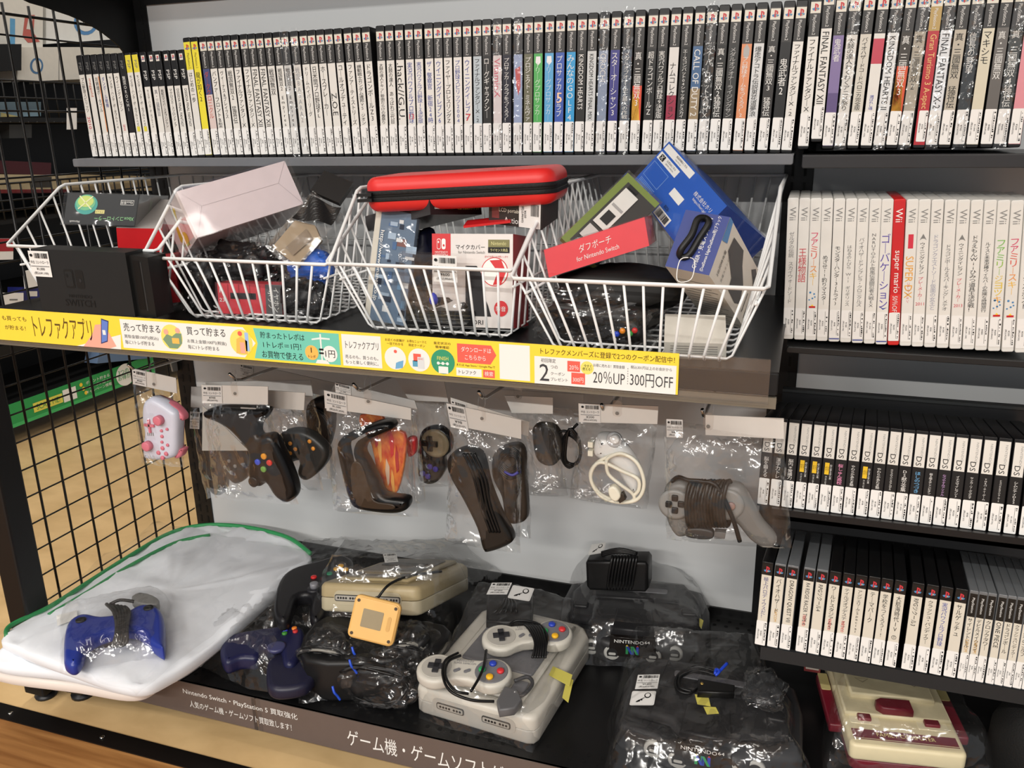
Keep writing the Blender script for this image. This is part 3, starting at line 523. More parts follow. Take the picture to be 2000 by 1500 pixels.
def wii(sp):
    s, ink, o = sp
    def deco(f, w, h, t, seed):
        hw = w/2-.6; rd = o.get('redc'); bg = cc((198, 34, 38)) if rd else cc((222, 220, 214)); f.rect(-hw, 5, hw, h-3, bg)
        f.text('Wii', -4, h-29, 4, h-12, SW if rd else mat((134, 134, 132), .5, var=0), rot=-90, k=3, st=1.3)
        y1 = h-44-o.get('drop', 0); im = mat(ink, .5, var=0)
        if rd:
            f.text('super mario', -5, 70, 4, 125, SW, rot=-90, k=3, st=1.6); f.rect(-hw, 40, hw, 68, cc((214, 52, 50)), 2); f.text('50％OFF', -4, 42, 3.5, 66, LTXT, rot=-90, k=4)
        elif o.get('multi'):
            y = y1
            for k, ch in enumerate(s): f.text('｜' if ch == 'ー' else ch, -4.5, y-8.6, 4, y-.6, mat(((206, 60, 100), (214, 80, 60), (226, 140, 50), (230, 180, 50))[min(3, k*4//len(s))] if not o.get('horse') else ((110, 180, 70), (140, 184, 60), (220, 190, 60), (226, 160, 50))[min(3, k*4//len(s))], .5, var=0), k=3); y -= 8.8
            for a, c, r in ((-3, 66, 1.4), (2, 64, 1.2), (0, 58, 1.2), (-4, 56, 1), (3, 60, 1)): f.disc(a, c, r, PSB, 3)
            f.rect(-4, 45, 4, 47.5, RED, 3); f.poly([(-2, 47.5), (0, 50), (2, 47.5)], YEL, 3)
        else: title(f, s, -.2, 50 if 'tail' not in o else 96, y1, o.get('tw', 6.6), im, not o.get('rot'), 3)
        if 'tail' in o: f.text('\n'.join(o['tail'][0]), -3.5, 62, 3, 92, mat((200, 40, 70), .5, var=0), k=3, st=1.4); f.text(o['tail'][1], -5, 55, 5, 59, mat((200, 40, 70), .5, var=0), k=3); f.poly([(-4, y1+3), (0, y1+11), (4, y1+3), (1.5, y1+5), (-1.5, y1+5)], GTXT, 3)
        if o.get('reds'): f.rect(-3, 128, 3, 146, cc((206, 50, 70)), 2); f.text('コレクション', -1.6, 54, 1.6, 88, mat((206, 80, 90), .5, var=0), rot=-90, k=3)
        if seed == 308: f.poly([(-5, 52), (0, 47), (5, 50), (0, 49)], BLUEINK, 3)
        if seed in (304, 306, 308): f.rect(-hw, 3.5, hw, 5, BLUEINK, 2)
        return (-hw-.3, 6, hw, 44)
    return deco
wx = [1520+x/4.167 for x in (78, 172, 262, 357, 455, 553, 650, 748, 845, 942, 1048, 1147, 1252, 1360, 1465, 1573, 1682, 1790, 1900, 2012)]
wb = [1520+x/4.167 for x in (40, 132, 225, 317, 413, 507, 603, 700, 797, 895, 994, 1092, 1193, 1295, 1400, 1505, 1608, 1715, 1825, 1934)]
XT = [W(p, 388, 1, -42).x*1000+6.9 for p in wx]; XB = [W(p, 650+(p-1530)*.055, 1, -42).x*1000+6.9 for p in wb]
for i in range(20):
    if i:
        for A in (XT, XB): A[i] = max(A[i], A[i-1]+14)
    ik = cname(WI[i][1]); lab = 'white game case with %s lettering, %s from the left in the white row' % ({'charcoal': 'black'}.get(ik, ik), ordn(i+1))
    if i == 9: lab = 'red game case standing among the white ones in the right bay'
    if i == 1: lab = 'white case with blocky dark red title, second from the left in white row'
    if i == 15: lab = 'white case with big black title at its top, fifth from the frame edge'
    case('wii', cM(XT[i], XB[i], -42, -246, 190, 0), 13.8, 190, 135, SH_R if i == 9 else SH_W, wii(WI[i]), lab, 'white game cases in the right bay', 300+i)
# black square cases with white tops
DT = ['脳を鍛える', '漢字力トレ', '脳内＊常識力', 'ゼロからカンタンDS', 'ゼロからカンタンDS', 'ゼロからカンタンDS', '桜しゅん高校', 'やわらかあたま塾', 'ゼロからカンタンDS', 'やわらかあたま塾', 'クイズマジックアカデミ', 'DS献立全集', 'ほしのつづき', '萌え萌えチャンピオン', 'なつやすみアイドル', 'イナズマイレブン3', 'サッカーリーグぷらす', 'THEパーティーゲーム', 'ドラゴンクエストジョーカー2', 'シムシティDS2', 'カセキホリダー']
dx = [(190, 232), (262, 240), (295, 247), (385, 262), (475, 265), (565, 275), (655, 282), (745, 295), (840, 308), (932, 312), (1025, 316), (1118, 322), (1212, 333), (1308, 342), (1405, 352), (1503, 362), (1603, 375), (1705, 380), (1812, 393), (1922, 405), (2036, 418)]
dx[0] = (118, 228); dx[1] = (206, 238)
def dsd(i):
    def deco(f, w, h, t, seed):
        hw = w/2-1.3; f.rect(-hw, 4, hw, h-4, cc((42, 40, 40))); f.rect(-hw, h-48, hw, h-4.5, cc((222, 219, 212)), 2)
        f.text('DS', -3.8, h-46, 2.6, h-34, INK, rot=-90, k=3); f.text('NINTENDO', 0.8, h-35, 3.4, h-9, mat((150, 150, 148), .5, var=0), rot=-90, k=3, st=1.5)
        s = DT[i]
        if s.startswith('ゼロ'): f.rect(-4, h-70, 1.5, h-54, cc((232, 190, 40)), 2); f.text('ゼロ\nカラ', -3.6, h-69, 1.2, h-55, INK, k=3); title(f, 'カンタンDS', -1.5, 40, h-72, 5, LTXT, True, 3); title(f, '初心者も安心楽', 3.6, 44, h-56, 2.6, LTXT, True, 3)
        else:
            ink = {6: (240, 150, 190), 12: (110, 180, 230), 14: (190, 150, 200)}.get(i, (228, 226, 222)); title(f, s, 0, 42, h-54, 6.2 if len(s) < 9 else 5, mat(ink, .5, var=0), True, 3)
        return (-hw-.8, 3, hw+.2, 40)
    return deco
X0 = None
for i in range(21):
    px, py = 1460+dx[i][0]/3.704, 760+dx[i][1]/3.704; a = W(px, py, 1, -104); xt = a.x*1000+7.8
    if X0 is not None: xt = max(xt, X0+15.3)
    X0 = xt; lab = 'black square game case with white top panel, %s from the left in its row' % ordn(i+1)
    if i == 6: lab = 'black square case with pink title lettering below its white top'
    if i == 12: lab = 'black square case with light blue title below its white top'
    if i in (3, 4, 5, 8): lab = 'black square case with yellow title box, %s of four such' % ordn({3: 1, 4: 2, 5: 3, 8: 4}[i])
    case('ds', cM(xt, xt-1+.05*i, -122, -463, 124, .14, yaw=math.radians(-6+.2*i)), 15, 124, 136, mat((26, 26, 28), .34), dsd(i), lab, 'black square game cases in the right bay', 400+i)
# cream spined square cases
P1 = [('極上パロディウスだ！', (70, 70, 130), 'k'), ('バイオハザード', B_, 'c'), ('DRAGON QUEST VII', B_, 'c'), ('R4 RIDGE RACER TYPE 4', (70, 70, 74), 'c'), ('RPGツクール4', B_, 'c'), ('ワールドスタジアム5', B_, 'k'), ('テイルズオブデスティニー', (90, 90, 90), 'k'), ('アンジェリークSpecial', B_, 'k'), ('テーマパーク', (80, 80, 80), 'k'), ('学校をつくろう!!', (80, 80, 80), 'k'), ('大航海時代IV', B_, 'k'), ('RPGツクール3', B_, 'k'), ('クラッシュ・バンディクー', B_, 'k'), ('実況パワフルプロ野球', (70, 80, 160), 'k'), ('サルゲッチュ', B_, 'k')]
P1 += [(s, B_, 's') for s in ('サイレントヒル', 'デビルメイクライ', 'クロックタワー', 'ONE PIECE', 'ドラゴンボール', 'クラッシュバンディクー', 'みんなのゴルフ', 'ファイナル')]
px1 = [(170, 220), (258, 235), (345, 250), (460, 265), (550, 270), (640, 290), (733, 300), (820, 325), (908, 350), (998, 350), (1090, 375), (1212, 385), (1312, 400), (1410, 420), (1512, 430), (1605, 480), (1665, 490), (1730, 500), (1805, 505), (1865, 515), (1925, 530), (1983, 540), (2040, 550)]
def ps1(i):
    s, ink, kd = P1[i]
    def deco(f, w, h, t, seed):
        thin = kd == 's'; hw = w/2-.8; bg = cc((214, 208, 194)); f.rect(-hw, 3, hw, h-4, bg)
        if thin: f.rect(-hw, h-36, hw, h-4, cc((34, 32, 30)), 2); f.text('PlayStation', -1.8, h-33, 1.8, h-7, LTXT, rot=-90, k=3)
        else: f.rect(-hw, h-19, hw, h-3, cc((38, 34, 32)), 2); pslogo(f, 0, h-11, 9)
        title(f, s, 0, 42, (h-38 if thin else h-22), min(6.4, w-5), mat(ink, .5, var=0), not s[0].isascii(), 3)
        if i in (3, 5, 6): f.text('namco', -3, 40, 2, 56, mat((206, 50, 50), .5, var=0), rot=-90, k=3)
        if i in (1, 15, 16): f.text('CAPCOM', -2, 40, 2, 58, mat((200, 150, 50), .5, var=0), rot=-90, k=3)
        if i == 10: f.disc(0, 44, 3, INK, 2); f.disc(0, 44, 2.5, bg, 3); f.text('KO', -1.8, 42, 1.8, 46, INK, rot=-90, k=4)
        return (-hw-.6, 1.5, hw+.3, 38)
    return deco
X0 = None
for i in range(23):
    px, py = 1440+px1[i][0]/3.571, 1040+px1[i][1]/3.571; thin = P1[i][2] == 's'; w_ = 10.2 if thin else (14.6 if i != 2 else 14.6)
    xt = W(px, py, 1, -138).x*1000+w_/2+.8
    if X0 is not None: xt = max(xt, X0+w_/2+.2)
    X0 = xt+w_/2; sh = SH_T if P1[i][2] in 'cs' and i not in (0,) else SH_B
    lab = '%s square disc case with %s lettering, %s from the left in the lowest rack' % ('thin cream-spined' if thin else 'cream-spined', {'charcoal': 'black'}.get(cname(P1[i][1]), cname(P1[i][1])), ordn(i+1))
    case('ps1', cM(xt, xt-2, -152, -661, 125, .10, yaw=math.radians(-4)), w_, 125, 142, sh, ps1(i), lab, 'square disc cases in the lowest rack', 500+i)
# ================================================================ wire baskets and what lies in them
def basket(lab, rl, rr, Yr, bl, br, Yb, nf=12, yc=-118):
    """front rim ends rl, rr (photo pixels on plane Yr), bottom front ends bl, br on the shelf"""
    A = WY(*rl, Yr); Bv = WY(*rr, Yr); zf = (A.z+Bv.z)/2*1000-930; x0 = A.x*1000; x1 = Bv.x*1000
    bz = -221; b0 = bl; b1 = br; yb2 = 120; yk = 150; zk = -38
    t = thing('wire_basket', lab, 'wire basket', Matrix.Translation(V((x0+x1)/2, 0, bz)), 'white wire baskets on the black shelf')
    cx = (x0+x1)/2
    def q(x, y, z): return (x-cx, y, z-bz)
    m = MB(); r = 2.5
    loop = [q(x0+4, Yr, zf), q(x1-4, Yr, zf), q(x1, Yr+4, zf+2), q(x1, yc-6, zk-4), q(x1, yc+6, zk), q(x1, yk-6, zk), q(x1-6, yk, zk), q(x0+6, yk, zk), q(x0, yk-6, zk), q(x0, yc+6, zk), q(x0, yc-6, zk-4), q(x0, Yr+4, zf+2)]
    m.tube(loop, r, WIRE, 8, closed=True); m.build('rim', t)
    m = MB(); zm = -150; fr = .72
    def mid(a, b_, s): return a+(b_-a)*s
    xm0, xm1 = mid(b0, x0, .62), mid(b1, x1, .62)
    m.tube([q(xm0, mid(Yb, Yr, .6), zm+0), q(xm0, yk-8, zm), q(xm1, yk-8, zm), q(xm1, mid(Yb, Yr, .6), zm)], 1.7, WIRE, 6); m.build('middle_wire', t)
    m = MB(); r = 1.75
    for k in range(1, nf+1):
        s = k/(nf+1); xt = x0+(x1-x0)*s; xb = b0+(b1-b0)*s
        m.tube([q(xt, Yr, zf), q(xb, Yb-3, bz+8), q(xb, Yb+4, bz+2), q(xb, yb2-4, bz+2), q(xb, yb2+3, bz+8), q(xt, yk, zk)], r, WIRE, 6)
    m.build('front_and_floor_wires', t)
    ns = 14; m = MB()
    for k in range(ns):
        s = k/(ns-1); y = Yr+12+(yk-Yr-24)*s; ybt = Yb+8+(yb2-Yb-16)*s; zt = zf+(zk-zf)*min(1, (y-Yr)/(yc-Yr))
        m.tube([q(x0, y, zt), q(b0+3, ybt, bz+8), q(b0+9, ybt, bz+4), q(b1-9, ybt, bz+4), q(b1-3, ybt, bz+8), q(x1, y, zt)], 1.6, WIRE, 6)
    m.build('side_wires', t)
    return t
def bx_of(px, py, z=-221): return WZ(px, py, z)
basket('leftmost white wire basket, behind the black dock', (12, 484), (305, 486), -262, -128, 80, -236, nf=11, yc=-139)
basket('second white wire basket from the left, holding the pale carton', (276, 506), (640, 514), -262, WZ(352, 622, -219).x*1000, WZ(634, 632, -219).x*1000, -238, nf=12, yc=-165)
basket('third white wire basket, with the red zip case on top', (636, 512), (1003, 532), -262, WZ(714, 642, -219).x*1000, WZ(1008, 656, -219).x*1000, -242, nf=12, yc=-104)
basket('rightmost white wire basket, holding blue boxes', (998, 543), (1500, 566), -296, WZ(1062, 692, -219).x*1000, WZ(1432, 714, -219).x*1000, -284, nf=12)
def ortho(px, Y, reg=.02, it=120):
    """corner P and three neighbours: depths adjusted so that the edges come out square"""
    d = []; t = []
    for (x, y), yy in zip(px, Y):
        r = CF+CR*((x-1000)/FPX)-CU*((y-750)/FPX); d.append(r); t.append((yy-CP[1])/r[1])
    t0 = t[:]; C = Vector(CP)
    def pts(t): return [C+d[i]*t[i] for i in range(4)]
    def cost(t):
        p = pts(t); e = [p[i]-p[0] for i in (1, 2, 3)]; L = [v.length for v in e]
        return (e[0].dot(e[1])/L[0]/L[1])**2+(e[1].dot(e[2])/L[1]/L[2])**2+(e[0].dot(e[2])/L[0]/L[2])**2+reg*sum(((a-b)/40)**2 for a, b in zip(t[1:], t0[1:]))*.01
    st = 8.; c = cost(t)
    for _ in range(it):
        imp = False
        for i in (1, 2, 3):
            for s in (st, -st):
                u = t[:]; u[i] += s; cc_ = cost(u)
                if cc_ < c: t, c, imp = u, cc_, True; break
        if not imp: st *= .5
        if st < .05: break
    return [V(*p) for p in pts(t)]
class CBox:
    """carton from a corner P and its three neighbours a, b, c"""
    def __init__(s, name, lab, cat, px, Y, m, group=None, part='carton', solve=True, mats=None):
        pts = ortho(px, Y) if solve else [WY(*p, y) for p, y in zip(px, Y)]
        s.P = pts[0]; s.e = [(q-s.P)*1000 for q in pts[1:]]; s.t = thing(name, lab, cat, Matrix.Translation(s.P), group); s.mb = MB(); s.part = part
        a, b, c = s.e; O = Vector((0, 0, 0)); v = [O, a, a+b, b, c, a+c, a+b+c, b+c]
        F = [((0, 1, 2, 3), 0), ((4, 7, 6, 5), 1), ((0, 4, 5, 1), 2), ((3, 2, 6, 7), 3), ((0, 3, 7, 4), 4), ((1, 5, 6, 2), 5)]
        if a.cross(b).dot(c) > 0: F = [(f[::-1], k) for f, k in F]
        F = [(f[::-1], k) for f, k in F]
        for f, k in F: s.mb.add(v, [f], (mats or {}).get(k, m))
    def face(s, O, ex, ey, lift=.3):
        """face by lists of edge multiples, e.g. O=(0,1,0)"""
        g = lambda k: s.e[0]*k[0]+s.e[1]*k[1]+s.e[2]*k[2]
        return Face(s.mb, g(O), g(ex), g(ey), lift=lift)
    def done(s): s.mb.build(s.part, s.t); return s.t
def qpts(px, Y): return [WY(*p, y) for p, y in zip(px, Y)]
def sheetbox(name, lab, cat, px, Y, th, m, mats=None, group=None, part='carton', solve=True):
    """box with a visible face TL,TR,BL given in the photo and thickness th (mm) going away"""
    TL, TR, BL = qpts(px, Y); s = CBox.__new__(CBox); s.P = BL; a = (TR-TL)*1000; b = (TL-BL)*1000
    b = b-a*(b.dot(a)/a.dot(a)) if solve else b
    n = a.cross(b).normalized(); s.e = [a, b, -n*th]; s.t = thing(name, lab, cat, Matrix.Translation(BL), group); s.mb = MB(); s.part = part
    O = Vector((0, 0, 0)); c = s.e[2]; v = [O, a, a+b, b, c, a+c, a+b+c, b+c]
    for f, k in [((0, 1, 2, 3), 0), ((4, 7, 6, 5), 1), ((0, 4, 5, 1), 2), ((3, 2, 6, 7), 3), ((0, 3, 7, 4), 4), ((1, 5, 6, 2), 5)]: s.mb.add(v, [f], (mats or {}).get(k, m))
    s.f = Face(s.mb, O, a, b, lift=.3); return s
def barcode(f, u0, v0, u1, v1, m=INK, k=6, seed=1):
    r = random.Random(seed); u = u0
    while u < u1:
        wd = (u1-u0)*r.choice((.012, .02, .035)); f.rect(u, v0, min(u+wd, u1), v1, m, k); u += wd+(u1-u0)*r.choice((.012, .02, .03))
def tag(f, u0, v0, u1, v1, price, seed=1, k=3):
    """white shop price sticker: barcode, two text lines, rule, price"""
    f.rect(u0, v0, u1, v1, PAPER, k); du, dv = u1-u0, v1-v0
    barcode(f, u0+du*.28, v0+dv*.72, u1-du*.06, v0+dv*.92, seed=seed, k=k+2); f.disc(u0+du*.14, v0+dv*.83, min(abs(du)*.07, 99), INK, k+2, ry=dv*.06)
    f.text('中古 コントローラ', u0+du*.06, v0+dv*.50, u1-du*.06, v0+dv*.64, INK, k=k+2); f.rect(u0+du*.04, v0+dv*.40, u1-du*.04, v0+dv*.42, INK, k+2)
    f.text('¥'+price[0], u0+du*.3, v0+dv*.24, u1-du*.3, v0+dv*.36, INK, k=k+2); f.text('(税込¥'+price[1]+')', u0+du*.15, v0+dv*.07, u1-du*.15, v0+dv*.2, INK, k=k+2)
def blob(name, lab, cat, c, rx, ry, rz, m, seed=0, amp=.25, part='body', nu=28, nv=18, fr=2.2, film_=None, group=None):
    """crumpled rounded bundle"""
    t = thing(name, lab, cat, Matrix.Translation(c), group)
    def fn(k, s):
        def g(u, v):
            th, ph = 2*math.pi*u, math.pi*(v-.5); d = Vector((math.cos(th)*math.cos(ph), math.sin(th)*math.cos(ph), math.sin(ph)))
            n = noise.noise(d*fr+Vector((seed*3.1+k, 0, 0)))*amp+noise.noise(d*fr*3+Vector((0, seed+k, 0)))*amp*.4
            e = lambda q: math.copysign(abs(q)**.75, q)
            return Vector((e(d.x)*rx, e(d.y)*ry, e(d.z)*rz))*(s+n)
        return g
    b = MB(); b.sheet(fn(0, .88), nu, nv, m); b.build(part, t)
    if film_: b = MB(); b.sheet(fn(1, 1.05), nu+16, nv+12, film_, smooth=False); b.build('clear_wrap', t)
    return t
def wrap(s, m=None, cr=1):
    """loose clear bag around a CBox"""
    a, b, c = s.e; k = 1.06; O = (a+b+c)*-.03; mb = MB(); v0 = [O, O+a*k, O+(a+b)*k, O+b*k, O+c*k, O+(a+c)*k, O+(a+b+c)*k, O+(b+c)*k]
    for f in ((0, 1, 2, 3), (4, 7, 6, 5), (0, 4, 5, 1), (3, 2, 6, 7), (0, 3, 7, 4), (1, 5, 6, 2)):
        p = [v0[i] for i in f]
        def g(u, v, p=p):
            q = (p[0]*(1-u)+p[1]*u)*(1-v)+(p[3]*(1-u)+p[2]*u)*v; n = (noise.noise(q*.035)*2.2+abs(noise.noise(q*.09))*1.6)*cr
            w_ = 16*u*(1-u)*v*(1-v); return q+(p[1]-p[0]).cross(p[3]-p[0]).normalized()*n*min(1, w_*2)
        mb.sheet(g, 10, 8, m or FILM)
    mb.build('clear_wrap', s.t)
C_ = lambda *c, r=.4: mat(tuple(c), r)
# ---- leftmost basket
s = sheetbox('console_dock', 'black console dock standing in front of the leftmost basket, price sticker on it', 'dock', [(63, 486), (248, 494), (83, 606)], [-304+6, -304+6, -296], 36, C_(38, 40, 42, r=.45), part='dock_body')
f = s.f; DD = C_(28, 29, 30); f.poly([(a*.92+.42, c+.55) for a, c in rrect(.11, .30, .03, 3, -.055, 0)], DD, 1); f.poly([(a+.42-.05, c+.55) for a, c in rrect(.075, .24, .02, 3, 0, 0)], C_(38, 40, 42, r=.45), 2); f.disc(.35, .60, .012, DD, 3, ry=.03)
f.poly([(a+.48, c+.55) for a, c in rrect(.085, .30, .03, 3, 0, 0)], DD, 1); f.disc(.485, .53, .013, C_(50, 52, 54), 2, ry=.03); f.text('NINTENDO', .33, .25, .58, .30, DD); f.text('SWITCH', .28, .11, .6, .22, DD)
s.done(); b = MB(); f2 = Face(b, s.mb.v[0], s.e[0], s.e[1], lift=.3); f2.O = Vector((0, 0, 0)); tag(f2, -.03, .56, .19, .97, ('1,000', '1,100')); b.build('price_label', s.t)
s2 = MB(); a, bb, c = s.e; O = a*1.0+c*.15; e1 = a*.2
s2.add([O, O+a*.19, O+a*.19+bb*.93, O+bb*.96, O+c, O+a*.19+c, O+a*.19+bb*.93+c, O+bb*.96+c], [(0, 1, 2, 3), (4, 7, 6, 5), (0, 4, 5, 1), (3, 2, 6, 7), (0, 3, 7, 4), (1, 5, 6, 2)], C_(24, 25, 26))
ff = Face(s2, O, a*.19, bb*.95, lift=.3); ff.rect(.18, .12, .5, .92, C_(8, 8, 9)); ff.rect(.56, .1, .62, .9, C_(60, 62, 64)); s2.build('side_rail', s.t)
s = CBox('boxed_controller', 'black controller carton with green X ball, in the leftmost basket', 'box', [(262, 441), (124, 437), (271, 381), (316, 436)], [-196, -196, -176, -100], C_(30, 32, 34), part='carton')
f = s.face((1, 0, 0), (-1, 0, 0), (0, 1, 0)); GB = C_(120, 200, 150, r=.25); f.disc(.28, .64, .16, C_(70, 170, 160, r=.25), 1, ry=.32, n=26); f.disc(.27, .70, .135, GB, 2, ry=.25, n=26); f.disc(.27, .74, .11, C_(206, 226, 120, r=.25), 3, ry=.18, n=24)
for sg in (1, -1): f.poly([(.27-.10, .70-sg*.2), (.27-.085, .70-sg*.22), (.27+.10, .70+sg*.2), (.27+.085, .70+sg*.22)], C_(236, 240, 190), 4)
f.text('Xboxコントローラー', .98, .12, .42, .30, C_(150, 220, 150), rot=180); f.rect(.42, .36, .55, .48, C_(236, 226, 140)); f.text('ブラック', .54, .38, .43, .46, INK, rot=180); f.rect(.76, .66, .95, .82, SW); f.rect(.765, .675, .945, .805, C_(30, 32, 34), 2); f.text('Xbox専用', .94, .69, .77, .79, SW, rot=180, k=3); f.text('Microsoft', .22, .05, .08, .12, SW, rot=180)
f = s.face((0, 0, 0), (0, 0, 1), (0, 1, 0)); f.text('X', .3, .5, .6, .85, C_(60, 120, 60)); f.text('XBOX', .2, .3, .7, .45, C_(60, 120, 60)); s.done(); wrap(s, m=FILM2)
s = CBox('red_carton', 'plain red carton tucked at the right end of the leftmost basket', 'box', [(231, 491), (318, 492), (227, 445), (255, 430)], [-205, -205, -200, -120], C_(206, 34, 40), mats={3: C_(190, 186, 184)}); s.done()
s = CBox('red_carton', 'tall dark red carton standing between the first two baskets', 'box', [(312, 594), (352, 590), (297, 500), (330, 585)], [-215, -215, -215, -150], C_(150, 20, 30)); s.done()
# ---- second basket
s = CBox('pale_carton', 'shrink-wrapped pale pink carton on top of the second basket', 'box', [(345, 374), (556, 314), (386, 464), (320, 424)], [-222, -176, -266, -236], C_(228, 214, 218, r=.3), mats={2: C_(48, 50, 120), 4: C_(224, 210, 208, r=.3)})
f = s.face((0, 0, 0), (1, 0, 0), (0, 1, 0)); LG = C_(170, 158, 162)
f.n = -f.n
f.poly([(.0, .0), (.003, 0), (.143, .42), (.14, .42)], LG); f.poly([(.0, 1), (.003, 1), (.143, .42), (.14, .42)], LG); f.rect(.14, .418, .86, .424, LG); f.poly([(1, 0), (.997, 0), (.857, .42), (.86, .42)], LG); f.poly([(1, 1), (.997, 1), (.857, .42), (.86, .42)], LG)
f = s.face((0, 1, 0), (0, 0, 1), (0, -1, 0)); f.n = (Vector(s.e[0])*-1).normalized(); f.poly([(.4, .05), (.6, .1), (.75, .3), (.7, .55), (.55, .7), (.45, .9), (.38, .85), (.5, .6), (.5, .35)], C_(222, 190, 50)); f.disc(.5, .22, .15, C_(214, 200, 60), 2)
s.done(); wrap(s, m=FILM2, cr=.35)
s = sheetbox('cardboard_pack', 'beige cardboard insert in a clear pack leaning right of the pale carton', 'pack', [(598, 368), (655, 412), (522, 480)], [-178, -178, -228], 26, FILM2, part='clear_pack'); s.done(); wrap(s, m=FILM, cr=.6)
b = MB(); a, b_, c = s.e; O = a*.08+b_*.04+c*.2; KB = C_(158, 138, 110, r=.6); P = [O, O+a*.84, O+a*.84+b_*.52, O+a*.5+b_*.62, O+b_*.5]; P2 = [q+c*.6 for q in P]; b.add(P+P2, [(0, 1, 2, 3, 4), (9, 8, 7, 6, 5)]+[(i, i+5, (i+1) % 5+5, (i+1) % 5) for i in range(5)], KB)
O = O-c*.1; b.add([O+a*.3+b_*.1, O+a*.6+b_*.08, O+a*.7+b_*.44, O+a*.4+b_*.5], [(0, 1, 2, 3)], C_(120, 100, 74)); b.build('cardboard', s.t)
s = sheetbox('black_bag', 'folded black plastic bag standing up at the back right of second basket', 'bag', [(646, 338), (702, 362), (606, 372)], [-150, -150, -175], 8, C_(40, 40, 42, r=.25)); a, b_, c = s.e; s.done()
b = MB(); b.sheet(lambda u, v: a*u*1.15+b_*(v*1.1-1.3)*(1-.3*u)+c*(.2+.5*math.sin(u*7+v*3)), 14, 10, C_(40, 40, 42, r=.25), smooth=False); b.build('loose_flap', s.t)
s = CBox('earbuds_pack', 'red earphones pack with grey end, low in the second basket', 'pack', [(428, 612), (552, 616), (424, 553), (450, 605)], [-214, -214, -212, -165], C_(206, 58, 70), part='carton')
f = s.face((0, 0, 0), (1, 0, 0), (0, 1, 0)); f.n = Vector((0, -1, 0)); f.rect(.75, 0, 1, 1, C_(92, 92, 94)); f.text('イヤホン\nポップ', .79, .1, .96, .9, SW, rot=-90, k=3); f.rect(.2, .5, .6, .7, C_(60, 50, 54), 2); f.disc(.28, .6, .06, BLK, 3, ry=.1); f.disc(.52, .6, .06, BLK, 3, ry=.1)
for u in (.16, .33, .5, .66): f.rect(u, .02, u+.012, .98, C_(168, 40, 52), 2)
f.text('R', .02, .7, .12, .85, SW, k=3); f.text('23', .02, .4, .12, .52, SW, k=3); s.done(); wrap(s, m=FILM2)
blob('blue_pouch', 'bright blue soft pouch at the right side of the second basket', 'pouch', WY(607, 520, -190), 40, 22, 26, C_(34, 96, 196, r=.35), 5, .25, film_=FILM)
for k, (x, y, yy, rx, rz) in enumerate(((395, 560, -170, 34, 48), (470, 515, -140, 62, 34), (600, 575, -190, 36, 34))):
    blob('bagged_cable_bundle', ['black bundle in clear film against the left side of the second basket', 'black bundle in clear film under the pale carton', 'black bundle in clear film below the blue pouch'][k], 'bundle', WY(x, y, yy), rx, 26, rz, C_(26, 26, 30, r=.4), 10+k, .4, film_=FILM, group='bagged bundles in the second basket')
blob('adapter_brick', 'dark bundle at the bottom back of the second basket', 'bundle', WY(530, 560, -60), 90, 40, 40, C_(20, 20, 24, r=.5), 14, .3)
# ---- third basket
def zipcase():
    TL, TR, BL = qpts([(706, 345), (1083, 324), (722, 400)], [-235, -205, -235])
    x = (TR-TL); M = frame((TL+TR)/2+Vector((0, 0, -.026)), x, y=UP); w_ = x.length*1000; t = thing('zip_case', 'red hard zip case lying across the top of the third basket', 'case', M)
    b = MB(); R = C_(214, 40, 38, r=.42); ol = rrect(w_, 130, 22, 5); Mr = Matrix.Rotation(-math.pi/2, 4, 'X') @ Matrix.Translation((0, 65, 0))
    b.plate(ol, 5, 24, R, Mr, r=13, rb=.5, seg=5); b.build('upper_shell', t)
    b = MB(); b.plate(ol, -21, -4, R, Mr, r=.5, rb=14, seg=5); b.build('lower_shell', t)
    b = MB(); zt = mat((22, 22, 23), .6, bump=.5, scale=400); b.plate(rrect(w_+1, 131, 22, 5), -5, 6, mat((8, 8, 8), .7), Mr)
    b.plate(rrect(w_+3, 133, 23, 5), 1.5, 7, zt, Mr, r=1); b.plate(rrect(w_+3, 133, 23, 5), -7, -1.5, zt, Mr, r=1); b.build('zip', t)
    b = MB(); b.box(-w_/2-6, -w_/2+14, 1, 5, -1, 6, BLK); b.box(-w_/2-6, -w_/2+14, -6, -2, -1, 6, BLK); b.build('zip_pull', t); return t
zipcase()
s = CBox('grip_pack', 'dark clear topped accessory pack under the left end of the red zip case', 'pack', [(841, 419), (716, 452), (838, 386), (941, 419)], [-228, -215, -228, -170], C_(66, 66, 68, r=.25), mats={4: C_(40, 26, 28), 3: C_(84, 84, 86, r=.2)})
f = s.face((0, 0, 0), (0, 0, 1), (0, 1, 0)); f.n = (Vector(s.e[0])*-1).normalized(); f.text('Switch Joy-Conカバー', .08, .3, .5, .45, SW); f.text('吸盤 交換用スティック', .52, .3, .95, .45, C_(214, 200, 80)); 
f = s.face((1, 0, 0), (-1, 0, 0), (0, 1, 0)); f.poly(rrect(.36, .5, .12, 4, .38, .55), C_(222, 220, 220)); f.disc(.42, .8, .02, INK, 3, ry=.06); s.done()
s = sheetbox('lcd_box', 'grey carton reading LCD portable under the right end of the zip case', 'box', [(948, 386), (1052, 398), (955, 436)], [-190, -195, -185], 60, C_(70, 68, 66))
f = s.f; f.rect(.06, .25, .2, .9, C_(120, 60, 60)); f.text('LCD portable', .2, .45, .62, .72, C_(230, 226, 210)); f.text('Action', .3, .1, .62, .36, SW, k=3); f.rect(.58, .02, .98, 1.0, PAPER, 4); f.text('¥600\n(税込¥660)', .62, .2, .72, .9, INK, rot=-90, k=6); barcode(f, .8, .5, .95, .95, k=6, seed=4); s.done()
